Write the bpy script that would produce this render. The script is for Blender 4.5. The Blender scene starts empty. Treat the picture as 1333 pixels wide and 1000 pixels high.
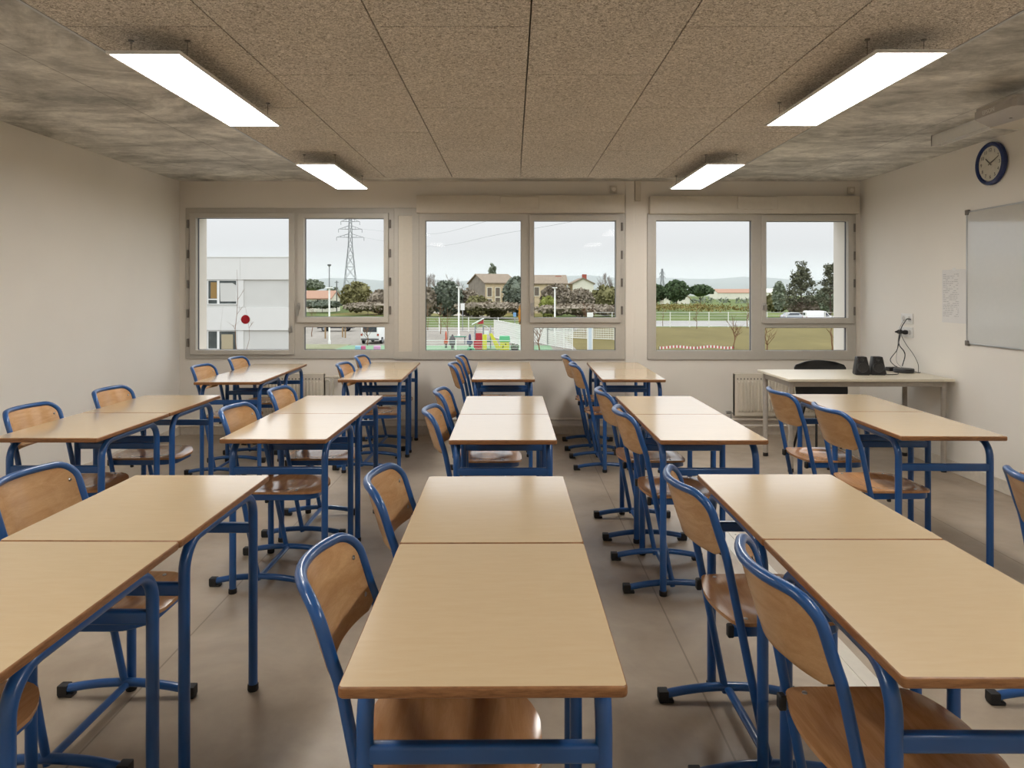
import bpy, bmesh, math, random
from mathutils import Vector, Matrix
random.seed(7)
SC = bpy.context.scene
COL = SC.collection
PI = math.pi
F, VX, VY, CZ = 918.0, 667.0, 382.0, 1.425      # focal length in pixels, vanishing point, eye height
def P(px, py, Y): return Vector(((px - VX) * Y / F, Y, CZ + (VY - py) * Y / F))

# ------------------------------------------------------------------ objects
def link(name, data, parent=None, loc=(0, 0, 0), rot=(0, 0, 0)):
    o = bpy.data.objects.new(name, data); COL.objects.link(o)
    o.location = loc; o.rotation_euler = rot
    if parent is not None: o.parent = parent
    return o
def tag(o, label, cat, group=None, kind=None):
    o['label'] = label; o['category'] = cat
    if group: o['group'] = group
    if kind: o['kind'] = kind
    return o
def thing(name, label, cat, loc=(0, 0, 0), rz=0, group=None):
    return tag(link(name, None, None, loc, (0, 0, rz)), label, cat, group)
def copy_tree(o, parent):
    c = o.copy(); COL.objects.link(c); c.parent = parent
    for ch in [k for k in o.children]: copy_tree(ch, c)
    return c
def dup(o, loc, rz, label, group=None):
    c = o.copy(); COL.objects.link(c)
    for ch in list(o.children): copy_tree(ch, c)
    c.location = loc; c.rotation_euler = (0, 0, rz); c['label'] = label
    if group: c['group'] = group
    return c
def struct(o): o['kind'] = 'structure'; return o

# ------------------------------------------------------------------ mesh builder
class MB:
    def __init__(s): s.bm = bmesh.new(); s.mi = 0
    def face(s, vs):
        try:
            f = s.bm.faces.new(vs); f.material_index = s.mi; return f
        except ValueError: return None
    def box(s, x0, x1, y0, y1, z0, z1, M=None):
        v = [Vector((x, y, z)) for x in (x0, x1) for y in (y0, y1) for z in (z0, z1)]
        if M is not None: v = [M @ p for p in v]
        v = [s.bm.verts.new(p) for p in v]
        for q in ((0, 1, 3, 2), (4, 6, 7, 5), (0, 4, 5, 1), (2, 3, 7, 6), (0, 2, 6, 4), (1, 5, 7, 3)):
            s.face([v[i] for i in q])
        return s
    def sweep(s, pts, sect, up, closed=False, cap=True):
        pts = [Vector(p) for p in pts]; n = len(pts); rings = []
        up = Vector(up)
        for i, p in enumerate(pts):
            a = pts[(i - 1) % n] if (closed or i > 0) else pts[i]
            b = pts[(i + 1) % n] if (closed or i < n - 1) else pts[i]
            d1 = (p - a); d2 = (b - p)
            if d1.length < 1e-9: d1 = d2
            if d2.length < 1e-9: d2 = d1
            t = (d1.normalized() + d2.normalized())
            t = t.normalized() if t.length > 1e-6 else d1.normalized()
            u = (up - t * up.dot(t))
            if u.length < 1e-6: u = t.orthogonal()
            u.normalize(); w = t.cross(u)
            k = max(0.5, d1.normalized().dot(t))
            rings.append([s.bm.verts.new(p + u * x + w * (y / k)) for x, y in sect])
        m = len(sect)
        for i in range(n if closed else n - 1):
            r0, r1 = rings[i], rings[(i + 1) % n]
            for j in range(m): s.face([r0[j], r0[(j + 1) % m], r1[(j + 1) % m], r1[j]])
        if cap and not closed:
            s.face(list(reversed(rings[0]))); s.face(rings[-1])
        return s
    def tube(s, pts, r, up=(0, 0, 1), seg=10, closed=False, ry=None):
        ry = ry or r
        return s.sweep(pts, [(r * math.cos(2 * PI * k / seg), ry * math.sin(2 * PI * k / seg)) for k in range(seg)], up, closed)
    def taper(s, a, b, r0, r1, seg=6):
        a = Vector(a); b = Vector(b); t = (b - a).normalized(); u = t.orthogonal().normalized(); w = t.cross(u)
        A = [s.bm.verts.new(a + (u * math.cos(2 * PI * k / seg) + w * math.sin(2 * PI * k / seg)) * r0) for k in range(seg)]
        B = [s.bm.verts.new(b + (u * math.cos(2 * PI * k / seg) + w * math.sin(2 * PI * k / seg)) * r1) for k in range(seg)]
        for k in range(seg): s.face([A[k], A[(k + 1) % seg], B[(k + 1) % seg], B[k]])
        s.face(list(reversed(A))); s.face(B)
        return s
    def bar(s, a, b, w, h, up=(0, 0, 1)):
        return s.sweep([a, b], [(-h / 2, -w / 2), (h / 2, -w / 2), (h / 2, w / 2), (-h / 2, w / 2)], up)
    def lathe(s, prof, c=(0, 0, 0), axis='z', seg=24):
        c = Vector(c); rings = []
        for r, h in prof:
            ring = []
            for k in range(seg):
                a = 2 * PI * k / seg; x, y = r * math.cos(a), r * math.sin(a)
                v = {'z': (x, y, h), 'x': (h, x, y), 'y': (y, h, x)}[axis]
                ring.append(s.bm.verts.new(c + Vector(v)))
            rings.append(ring)
        for i in range(len(rings) - 1):
            for k in range(seg): s.face([rings[i][k], rings[i][(k + 1) % seg], rings[i + 1][(k + 1) % seg], rings[i + 1][k]])
        s.face(list(reversed(rings[0]))); s.face(rings[-1])
        return s
    def prism(s, poly, a0, a1, axis='y'):
        def pt(u, v, a): return {'y': (u, a, v), 'x': (a, u, v), 'z': (u, v, a)}[axis]
        A = [s.bm.verts.new(pt(u, v, a0)) for u, v in poly]; B = [s.bm.verts.new(pt(u, v, a1)) for u, v in poly]
        n = len(poly)
        for k in range(n): s.face([A[k], A[(k + 1) % n], B[(k + 1) % n], B[k]])
        s.face(list(reversed(A))); s.face(B)
        return s
    def grid(s, rows):
        V = [[s.bm.verts.new(Vector(p)) for p in r] for r in rows]
        for i in range(len(V) - 1):
            for j in range(len(V[0]) - 1): s.face([V[i][j], V[i][j + 1], V[i + 1][j + 1], V[i + 1][j]])
        return V
    def shell(s, rows, off):
        """closed slab between a grid and the same grid moved by off(i, j)"""
        A = s.grid(rows)
        B = [[s.bm.verts.new(Vector(p) + Vector(off(i, j))) for j, p in enumerate(r)] for i, r in enumerate(rows)]
        n, m = len(A), len(A[0])
        for i in range(n - 1):
            for j in range(m - 1): s.face([B[i][j], B[i + 1][j], B[i + 1][j + 1], B[i][j + 1]])
        for i in range(n - 1):
            s.face([A[i][0], A[i + 1][0], B[i + 1][0], B[i][0]]); s.face([A[i + 1][-1], A[i][-1], B[i][-1], B[i + 1][-1]])
        for j in range(m - 1):
            s.face([A[0][j + 1], A[0][j], B[0][j], B[0][j + 1]]); s.face([A[-1][j], A[-1][j + 1], B[-1][j + 1], B[-1][j]])
        return s
    def ball(s, c, rx, ry, rz, sub=2, noise=0.0, rnd=None):
        r = bmesh.ops.create_icosphere(s.bm, subdivisions=sub, radius=1.0)
        c = Vector(c)
        for v in r['verts']:
            k = 1 + (noise * (rnd or random).uniform(-1, 1) if noise else 0)
            v.co = c + Vector((v.co.x * rx * k, v.co.y * ry * k, v.co.z * rz * k))
        for v in r['verts']:
            for f in v.link_faces: f.material_index = s.mi
        return s
    def plate(s, x0, x1, z0, z1, holes, y0, y1):
        """flat plate in x/z with rectangular holes, thickness y0..y1"""
        xs = sorted({x0, x1, *[min(max(h[k], x0), x1) for h in holes for k in (0, 1)]})
        zs = sorted({z0, z1, *[min(max(h[k], z0), z1) for h in holes for k in (2, 3)]})
        def fill(i, j):
            if i < 0 or j < 0 or i >= len(xs) - 1 or j >= len(zs) - 1: return False
            cx, cz = (xs[i] + xs[i + 1]) / 2, (zs[j] + zs[j + 1]) / 2
            return not any(h[0] < cx < h[1] and h[2] < cz < h[3] for h in holes)
        cache = {}
        def v(i, j, k):
            if (i, j, k) not in cache: cache[(i, j, k)] = s.bm.verts.new((xs[i], (y0, y1)[k], zs[j]))
            return cache[(i, j, k)]
        for i in range(len(xs) - 1):
            for j in range(len(zs) - 1):
                if not fill(i, j): continue
                s.face([v(i, j, 0), v(i + 1, j, 0), v(i + 1, j + 1, 0), v(i, j + 1, 0)])
                s.face([v(i, j, 1), v(i, j + 1, 1), v(i + 1, j + 1, 1), v(i + 1, j, 1)])
                if not fill(i - 1, j): s.face([v(i, j, 0), v(i, j + 1, 0), v(i, j + 1, 1), v(i, j, 1)])
                if not fill(i + 1, j): s.face([v(i + 1, j + 1, 0), v(i + 1, j, 0), v(i + 1, j, 1), v(i + 1, j + 1, 1)])
                if not fill(i, j - 1): s.face([v(i + 1, j, 0), v(i, j, 0), v(i, j, 1), v(i + 1, j, 1)])
                if not fill(i, j + 1): s.face([v(i, j + 1, 0), v(i + 1, j + 1, 0), v(i + 1, j + 1, 1), v(i, j + 1, 1)])
        return s
    def bevel(s, w, seg=2, angle=0.6):
        s.bm.normal_update()
        es = [e for e in s.bm.edges if len(e.link_faces) == 2 and e.calc_face_angle(0) > angle]
        bmesh.ops.bevel(s.bm, geom=es, offset=w, segments=seg, affect='EDGES', profile=0.6)
        return s
    def obj(s, name, mat, parent=None, smooth=True, loc=(0, 0, 0), rot=(0, 0, 0), sharp=0.7, weld=False):
        if weld: bmesh.ops.remove_doubles(s.bm, verts=s.bm.verts, dist=1e-5)
        bmesh.ops.recalc_face_normals(s.bm, faces=s.bm.faces)
        if smooth:
            for f in s.bm.faces: f.smooth = True
            for e in s.bm.edges:
                if len(e.link_faces) == 2 and e.calc_face_angle(0) > sharp: e.smooth = False
        me = bpy.data.meshes.new(name); s.bm.to_mesh(me); s.bm.free()
        for m in (mat if isinstance(mat, (list, tuple)) else [mat]): me.materials.append(m)
        return link(name, me, parent, loc, rot)

def fillet(pts, rs, n=6):
    """round the inner corners of a polyline"""
    pts = [Vector(p) for p in pts]; out = [pts[0]]
    for i in range(1, len(pts) - 1):
        r = rs[i - 1] if isinstance(rs, (list, tuple)) else rs
        a, b, c = pts[i - 1], pts[i], pts[i + 1]
        u = (a - b).normalized(); w = (c - b).normalized()
        ang = u.angle(w)
        if r <= 0 or ang > PI - 0.01: out.append(b); continue
        d = min(r / math.tan(ang / 2), (a - b).length * 0.49, (c - b).length * 0.49); rr = d * math.tan(ang / 2)
        ce = b + (u + w).normalized() * (rr / math.sin(ang / 2))
        s0 = b + u * d - ce; s1 = b + w * d - ce; th = s0.angle(s1)
        for k in range(n + 1):
            f = k / n
            out.append(ce + (s0 * math.sin((1 - f) * th) + s1 * math.sin(f * th)) / math.sin(th))
    out.append(pts[-1]); return out
def smooth_path(pts, n=6):
    pts = [Vector(p) for p in pts]; out = []
    for i in range(len(pts) - 1):
        p0, p1, p2, p3 = pts[max(i - 1, 0)], pts[i], pts[i + 1], pts[min(i + 2, len(pts) - 1)]
        for k in range(n):
            t = k / n
            out.append(0.5 * ((2 * p1) + (p2 - p0) * t + (2 * p0 - 5 * p1 + 4 * p2 - p3) * t * t + (3 * p1 - p0 - 3 * p2 + p3) * t ** 3))
    out.append(pts[-1]); return out
def text_mesh(name, body, size, mat, parent, loc, rot, ext=0.0006):
    cu = bpy.data.curves.new(name, 'FONT'); cu.body = body; cu.size = size; cu.extrude = ext
    cu.align_x = 'CENTER'; cu.align_y = 'CENTER'
    t = bpy.data.objects.new(name, cu); COL.objects.link(t)
    dg = bpy.context.evaluated_depsgraph_get()
    me = bpy.data.meshes.new_from_object(t.evaluated_get(dg)); bpy.data.objects.remove(t)
    me.materials.clear(); me.materials.append(mat)
    return link(name, me, parent, loc, rot)

# ------------------------------------------------------------------ materials
def lin(c): return tuple(((x / 255 / 12.92) if x / 255 <= 0.04045 else ((x / 255 + 0.055) / 1.055) ** 2.4) for x in c)
def rgba(c): return (c[0], c[1], c[2], 1.0)
class NT:
    def __init__(s, name):
        s.m = bpy.data.materials.new(name); s.m.use_nodes = True; s.t = s.m.node_tree
        s.b = s.t.nodes['Principled BSDF']
    def n(s, ty, **kw):
        x = s.t.nodes.new(ty)
        for k, v in kw.items(): setattr(x, k, v)
        return x
    def l(s, a, b): s.t.links.new(a, b)
    def coord(s, scale=(1, 1, 1), kind='Object', rot=(0, 0, 0)):
        tc = s.n('ShaderNodeTexCoord'); mp = s.n('ShaderNodeMapping')
        mp.inputs['Scale'].default_value = scale; mp.inputs['Rotation'].default_value = rot
        s.l(tc.outputs[kind], mp.inputs['Vector']); return mp.outputs['Vector']
    def noise(s, vec, scale, detail=3, rough=0.55, dist=0.0):
        x = s.n('ShaderNodeTexNoise'); x.inputs['Scale'].default_value = scale; x.inputs['Detail'].default_value = detail
        x.inputs['Roughness'].default_value = rough; x.inputs['Distortion'].default_value = dist
        s.l(vec, x.inputs['Vector']); return x.outputs['Fac']
    def ramp(s, fac, stops):
        r = s.n('ShaderNodeValToRGB'); e = r.color_ramp.elements
        while len(e) < len(stops): e.new(0.5)
        for k, (p, c) in enumerate(stops): e[k].position = p; e[k].color = rgba(c)
        s.l(fac, r.inputs['Fac']); return r.outputs['Color']
    def mix(s, fac, a, b, mode='MIX'):
        x = s.n('ShaderNodeMix', data_type='RGBA', blend_type=mode)
        def put(sock, v):
            if hasattr(v, 'links'): s.l(v, sock)
            elif isinstance(v, (int, float)): sock.default_value = v
            else: sock.default_value = rgba(v)
        put(x.inputs[0], fac); put(x.inputs[6], a); put(x.inputs[7], b); return x.outputs[2]
    def math(s, op, a, b=None):
        x = s.n('ShaderNodeMath', operation=op)
        for k, v in enumerate((a, b)):
            if v is None: continue
            if hasattr(v, 'links'): s.l(v, x.inputs[k])
            else: x.inputs[k].default_value = v
        return x.outputs[0]
    def bump(s, h, strength, dist=0.01):
        b = s.n('ShaderNodeBump'); b.inputs['Strength'].default_value = strength; b.inputs['Distance'].default_value = dist
        s.l(h, b.inputs['Height']); s.l(b.outputs['Normal'], s.b.inputs['Normal'])
    def set(s, color=None, rough=0.5, spec=0.5, metal=0.0):
        if color is not None:
            if hasattr(color, 'links'): s.l(color, s.b.inputs['Base Color'])
            else: s.b.inputs['Base Color'].default_value = rgba(color)
        if hasattr(rough, 'links'): s.l(rough, s.b.inputs['Roughness'])
        else: s.b.inputs['Roughness'].default_value = rough
        s.b.inputs['Specular IOR Level'].default_value = spec; s.b.inputs['Metallic'].default_value = metal
        return s.m
def plain(name, color, rough=0.5, spec=0.5, metal=0.0, var=0.06, scale=30):
    t = NT(name); v = t.noise(t.coord(), scale, 2)
    c = t.ramp(v, [(0.3, tuple(x * (1 - var) for x in color)), (0.7, tuple(min(1, x * (1 + var)) for x in color))])
    return t.set(c, rough, spec, metal)

WARM = (1.0, 1.0, 1.0)
M = {}
def wall_mat(name, color):
    t = NT(name); v = t.coord()
    c = t.ramp(t.noise(v, 1.1, 3), [(0.3, tuple(x * .97 for x in color)), (0.7, tuple(x * 1.02 for x in color))])
    t.bump(t.noise(v, 260, 2), 0.06, 0.002); return t.set(c, 0.62, 0.35)
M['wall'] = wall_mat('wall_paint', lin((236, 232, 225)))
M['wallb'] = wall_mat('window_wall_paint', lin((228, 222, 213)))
M['plinth'] = plain('plinth_paint', lin((215, 207, 195)), 0.45)
M['frame'] = plain('window_frame_lacquer', lin((186, 181, 172)), 0.42, var=0.02)
M['panelbeige'] = plain('beige_lacquer', lin((205, 197, 183)), 0.5, var=0.02)
M['hinge'] = plain('hinge_grey', lin((110, 104, 97)), 0.4)
M['steel'] = plain('satin_steel', lin((176, 174, 170)), 0.32, metal=0.9, var=0.03)
M['alu'] = plain('anodised_aluminium', lin((190, 192, 194)), 0.35, metal=0.7, var=0.02)
M['black'] = plain('black_plastic', (0.012, 0.012, 0.013), 0.42)
M['rubber'] = plain('black_rubber', (0.010, 0.010, 0.011), 0.6)
M['white'] = plain('white_plastic', lin((228, 228, 226)), 0.4, var=0.02)
M['gasket'] = plain('dark_gasket', lin((62, 66, 80)), 0.5)

def concrete():
    t = NT('raw_concrete_slab'); v = t.coord((0.75, 1.15, 1.0)); v2 = t.coord()
    a = t.noise(v, 1.5, 9, 0.72, 0.9); b = t.noise(v, 6.0, 6, 0.7, 0.4); f = t.noise(v2, 40, 3)
    c = t.ramp(a, [(0.35, lin((156, 155, 150))), (0.5, lin((212, 210, 204))), (0.62, lin((236, 234, 228)))])
    c2 = t.ramp(b, [(0.34, (.66, .66, .66)), (0.58, (1.06, 1.06, 1.05))])
    c = t.mix(1.0, c, c2, 'MULTIPLY')
    c = t.mix(0.25, c, t.ramp(f, [(0.35, (.75, .75, .75)), (0.65, (1.1, 1.1, 1.1))]), 'MULTIPLY')
    # formwork joints
    tc = t.n('ShaderNodeTexCoord'); sp = t.n('ShaderNodeSeparateXYZ'); t.l(tc.outputs['Object'], sp.inputs[0])
    j = None
    for ax, p in ((0, -2.32), (0, 2.84), (1, 4.81), (1, 1.9)):
        d = t.math('LESS_THAN', t.math('ABSOLUTE', t.math('SUBTRACT', sp.outputs[ax], p)), 0.004)
        j = d if j is None else t.math('MAXIMUM', j, d)
    c = t.mix(t.math('MULTIPLY', j, 0.45), c, lin((70, 66, 60)))
    t.bump(b, 0.12, 0.01); return t.set(c, 0.55, 0.4)
M['concrete'] = concrete()
def woodwool():
    t = NT('wood_wool_panel'); v = t.coord((1, 1, 1)); vs = t.coord((1, 2.2, 1), rot=(0, 0, 0.5))
    a = t.noise(v, 95, 3, 0.7, 1.4); b = t.noise(vs, 60, 3, 0.7, 2.0); g = t.noise(v, 2.0, 2)
    c = t.ramp(a, [(0.36, lin((138, 131, 121))), (0.5, lin((211, 204, 194))), (0.62, lin((244, 238, 230)))])
    c = t.mix(0.6, c, t.ramp(b, [(0.35, (.74, .73, .71)), (0.6, (1.08, 1.08, 1.08))]), 'MULTIPLY')
    c = t.mix(0.3, c, t.ramp(g, [(0.3, (.85, .85, .85)), (0.7, (1.1, 1.1, 1.1))]), 'MULTIPLY')
    t.bump(a, 0.5, 0.006); return t.set(c, 0.9, 0.1)
M['woodwool'] = woodwool()
def floor():
    t = NT('vinyl_floor'); v = t.coord()
    a = t.noise(v, 2.2, 6, 0.6, 0.4); b = t.noise(v, 14, 4, 0.6); sc = t.noise(t.coord((3, .4, 1)), 9, 3)
    c = t.ramp(a, [(0.3, lin((149, 134, 117))), (0.55, lin((168, 154, 137))), (0.75, lin((181, 168, 151)))])
    c = t.mix(0.35, c, t.ramp(b, [(0.3, (.8, .8, .8)), (0.7, (1.1, 1.1, 1.1))]), 'MULTIPLY')
    tc = t.n('ShaderNodeTexCoord'); sp = t.n('ShaderNodeSeparateXYZ'); t.l(tc.outputs['Object'], sp.inputs[0])
    j = None
    for p in (-3.34, -1.34, 0.68, 2.68):
        d = t.math('LESS_THAN', t.math('ABSOLUTE', t.math('SUBTRACT', sp.outputs[0], p)), 0.0035)
        j = d if j is None else t.math('MAXIMUM', j, d)
    c = t.mix(t.math('MULTIPLY', j, 0.5), c, lin((84, 72, 58)))
    r = t.ramp(b, [(0.3, (.30, .30, .30)), (0.7, (.46, .46, .46))])
    t.bump(sc, 0.03, 0.002); return t.set(c, r, 0.45)
M['floor'] = floor()
def laminate():
    t = NT('cream_laminate'); v = t.coord((1, 6, 1)); a = t.noise(v, 14, 4, 0.6); o = t.n('ShaderNodeObjectInfo')
    c = t.ramp(a, [(0.3, lin((200, 176, 140))), (0.7, lin((204, 181, 146)))])
    c = t.mix(t.math('MULTIPLY', o.outputs['Random'], 0.25), c, lin((205, 184, 154)))
    t.bump(t.noise(t.coord(), 420, 2), 0.02, 0.001); t.b.inputs['Coat Weight'].default_value = 0.45; t.b.inputs['Coat Roughness'].default_value = 0.10; return t.set(c, 0.2, 0.6)
M['laminate'] = laminate()
def edgewood():
    t = NT('beech_edge'); v = t.coord((3, 3, 22)); a = t.noise(v, 9, 4, 0.7, 0.4)
    return t.set(t.ramp(a, [(0.3, lin((120, 80, 48))), (0.7, lin((165, 118, 76)))]), 0.4)
M['edge'] = edgewood()
def ply(name, dark, light, rough, kx):
    t = NT(name); o = t.n('ShaderNodeObjectInfo')
    tc = t.n('ShaderNodeTexCoord'); ad = t.n('ShaderNodeVectorMath', operation='ADD'); cb = t.n('ShaderNodeCombineXYZ')
    t.l(t.math('MULTIPLY', o.outputs['Random'], 30.0), cb.inputs[kx])
    t.l(tc.outputs['Object'], ad.inputs[0]); t.l(cb.outputs[0], ad.inputs[1])
    mp = t.n('ShaderNodeMapping'); mp.inputs['Scale'].default_value = (14, 1.6, 14) if kx == 2 else (14, 1.6, 14)
    t.l(ad.outputs[0], mp.inputs['Vector']); a = t.noise(mp.outputs['Vector'], 2.2, 4, 0.6, 0.8)
    f = t.noise(t.coord((60, 5, 60)), 6, 2)
    c = t.ramp(a, [(0.3, dark), (0.7, light)])
    c = t.mix(0.3, c, t.ramp(f, [(0.35, (.82, .78, .74)), (0.65, (1.08, 1.06, 1.04))]), 'MULTIPLY')
    c = t.mix(t.math('MULTIPLY', o.outputs['Random'], 0.35), c, tuple(x * .72 for x in dark))
    return t.set(c, rough, 0.5)
M['plyback'] = ply('varnished_beech_backrest', lin((190, 146, 100)), lin((214, 174, 128)), 0.24, 2)
M['plyseat'] = ply('varnished_beech_seat', lin((168, 120, 78)), lin((196, 150, 106)), 0.17, 0)
def blue():
    t = NT('blue_enamel'); a = t.noise(t.coord(), 6, 2)
    t.b.inputs['Coat Weight'].default_value = 0.3; t.b.inputs['Coat Roughness'].default_value = 0.1
    return t.set(t.ramp(a, [(0.3, lin((26, 76, 134))), (0.7, lin((32, 86, 150)))]), 0.3, 0.5)
M['blue'] = blue()
def glass(name, tint):
    t = NT(name); t.t.nodes.remove(t.b); out = t.t.nodes['Material Output']
    tr = t.n('ShaderNodeBsdfTransparent'); gl = t.n('ShaderNodeBsdfGlossy'); fr = t.n('ShaderNodeLayerWeight'); mx = t.n('ShaderNodeMixShader')
    tr.inputs[0].default_value = rgba(tint); gl.inputs['Roughness'].default_value = 0.0; fr.inputs['Blend'].default_value = 0.5
    f = t.math('ADD', t.math('MULTIPLY', t.math('POWER', fr.outputs['Facing'], 5.0), 0.70), 0.0033)
    t.l(f, mx.inputs[0]); t.l(tr.outputs[0], mx.inputs[1]); t.l(gl.outputs[0], mx.inputs[2]); t.l(mx.outputs[0], out.inputs['Surface'])
    return t.m
M['glass'] = glass('window_glass', (0.955, 0.96, 0.96)); M['clear'] = glass('clock_cover', (.99, .99, .99))
M['radiator'] = plain('cream_radiator_enamel', lin((214, 206, 191)), 0.4, var=0.02)
def emit(name, c, s):
    t = NT(name); t.set(c, 0.5); t.b.inputs['Emission Color'].default_value = rgba(c); t.b.inputs['Emission Strength'].default_value = s
    return t.m
LAMP = 26.0
M['lamp'] = emit('led_diffuser', (1.0, 0.968, 0.915), LAMP)
# ================================================================== THE ROOM
XL, XR, YB, YR, ZC = -3.36, 3.51, 7.116, -1.1, 2.557
WT = 0.45                                            # outer wall thickness
SB = F / YB
def BX(px, Y=YB): return (px - VX) * Y / F
def BZ(py, Y=YB): return CZ + (VY - py) * Y / F

struct(MB().box(XL - .2, XR + .2, YR - .2, YB + WT, -.12, 0).obj('floor', M['floor'], smooth=False))
struct(MB().box(XL - .2, XR + .2, YR - .2, YB + WT, ZC, ZC + .2).obj('ceiling', M['concrete'], smooth=False))
struct(MB().box(XL - .2, XL, YR, YB, 0, ZC).obj('wall_left', M['wall'], smooth=False))
struct(MB().box(XR, XR + .2, YR, YB, 0, ZC).obj('wall_right', M['wall'], smooth=False))
struct(MB().box(XL - .2, XR + .2, YR - .2, YR, 0, ZC).obj('wall_rear', M['wall'], smooth=False))
wins = [ (242.5, 513.5, 271, 466.8), (546, 813.5, 277, 468), (842.5, 1113, 278, 468) ]
wh = []
for a, b, t, d in wins: wh.append((BX(a) + .012, BX(b) - .012, BZ(d) + .012, BZ(t) - .012))
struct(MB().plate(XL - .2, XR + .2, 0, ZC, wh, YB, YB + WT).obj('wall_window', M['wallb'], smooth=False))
# skirtings
struct(MB().box(XL, XL + .012, YR, YB, 0, .09).bevel(.003, 1).obj('baseboard_left', M['plinth'], smooth=False))
struct(MB().box(XR - .012, XR, YR, YB, 0, .095).bevel(.003, 1).obj('baseboard_right', M['plinth'], smooth=False))
struct(MB().box(XL + .012, XR - .012, YB - .012, YB, 0, .09).bevel(.003, 1).obj('baseboard_window', M['plinth'], smooth=False))

# acoustic wood-wool panels, hung a little under the slab
b = MB(); zt, zp = 2.500, 2.457; g = .0032
for c in range(6):
    x0 = -1.732 + .6 * c
    odd = c in (1, 3, 5)
    ys = [YR + .15] + [y for y in ([3.328 + 1.196 * k for k in range(-3, 3)] if odd else [2.729 + 1.19 * k for k in range(-3, 3)]) if YR + .4 < y < 6.2] + [6.30]
    for k in range(len(ys) - 1): b.box(x0 + g, x0 + .6 - g, ys[k] + g, ys[k + 1] - g, zp, zt)
rf = struct(b.obj('ceiling_panels', M['woodwool'], smooth=False))
b = MB()
for x in (-1.6, -.4, .8, 1.7): b.box(x - .03, x + .03, YR + .15, 6.28, zt, ZC)
b.obj('batten', M['hinge'], rf, smooth=False)
b = MB()
for s_ in (-1.742, 1.858): b.box(s_, s_ + .014, YR + .15, 6.3, zp - .003, zt)
b.obj('edge_profile', M['alu'], rf, smooth=False)

# ------------------------------------------------------------------ windows
def window(n, px, fixed_left, hinge_l, hinge_r):
    x0, x1, top, bot = px['o']
    e = link('window_%d' % n, None, None, (0, 0, 0)); struct(e)
    yi, yo = YB - .018, YB + .062                        # frame sits flush with the inner face
    gl = px['panes']                                     # [(x0, x1, ytop, ybot)]
    sash = px['sash']                                    # indices of panes that sit in an opening sash + sash rect
    holes = []
    for i, (a, b_, t, d) in enumerate(gl):
        if i in sash:
            sa, sb, st, sd = sash[i]; holes.append((BX(sa + 4), BX(sb - 4), BZ(sd - 4), BZ(st + 4)))
        else: holes.append((BX(a), BX(b_), BZ(d), BZ(t)))
    MB().plate(BX(x0), BX(x1), BZ(bot), BZ(top), holes, yi, yo).bevel(.003, 1).obj('window_frame', M['frame'], e, smooth=False)
    for i, (a, b_, t, d) in enumerate(gl):
        h = (BX(a), BX(b_), BZ(d), BZ(t))
        par = e
        if i in sash:
            sa, sb, st, sd = sash[i]
            par = MB().plate(BX(sa), BX(sb), BZ(sd), BZ(st), [h], yi - .022, yo - .01).bevel(.005, 2).obj('sash', M['frame'], e, smooth=False)
        w = .006
        MB().plate(h[0] - w, h[1] + w, h[2] - w, h[3] + w, [(h[0] + .004, h[1] - .004, h[2] + .004, h[3] - .004)], yi + .032, yi + .05).obj('gasket', M['gasket'], par, smooth=False)
        MB().box(h[0] - .003, h[1] + .003, yi + .036, yi + .042, h[2] - .003, h[3] + .003).obj('pane', M['glass'], par, smooth=False)
    for hx, hys in (hinge_l, hinge_r):
        for hy in hys:
            z = BZ(hy); x = BX(hx)
            MB().lathe([(.008, -.042), (.011, -.04), (.011, .04), (.008, .042)], (x, yi - .012, z), 'z', 10).obj('hinge', M['hinge'], e)
    for hx, ht, hb in px['handles']:
        b = MB(); x = BX(hx); z0, z1 = BZ(hb), BZ(ht); y = yi - .022
        b.box(x - .013, x + .013, y - .012, y, z1 - .075, z1 - .005)
        b.taper((x, y, z1 - .03), (x, y - .05, z1 - .03), .009, .009, 10)
        b.sweep(fillet([(x, y - .045, z1 - .022), (x, y - .052, z0)], 0), [(-.005, -.011), (.005, -.011), (.005, .011), (-.005, .011)], (0, 1, 0))
        b.bevel(.002, 1).obj('handle', M['steel'], e)
    return e
window(1, dict(o=wins[0], panes=[(257, 377.3, 284, 455.5), (397, 500.3, 284.5, 412.7), (396, 501, 425.8, 455.7)],
               sash={0: (249, 384.5, 277.5, 461.5), 1: (388, 506.5, 277.5, 420)}, handles=[(390.5, 393.5, 411), (380.5, 423, 432)]),
       False, (246.3, (292, 331, 370, 408, 446)), (508.3, (292, 330, 367, 404)))
window(2, dict(o=wins[1], panes=[(554, 678.2, 287.5, 456.5), (695, 801.3, 287.7, 413.5), (694.7, 801, 426.7, 456.3)],
               sash={1: (689.2, 807.5, 280.2, 420)}, handles=[(692.2, 394, 411)]), True, (0, ()), (809, (295.5, 332, 368, 404)))
window(3, dict(o=wins[2], panes=[(853.7, 977.8, 287.5, 456.5), (996, 1102, 288.3, 414), (995, 1101.7, 426.7, 456.5)],
               sash={1: (990.2, 1109, 280.2, 421)}, handles=[(993, 393.5, 405)]), True, (0, ()), (1110.5, (297, 333, 369, 405)))
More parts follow.
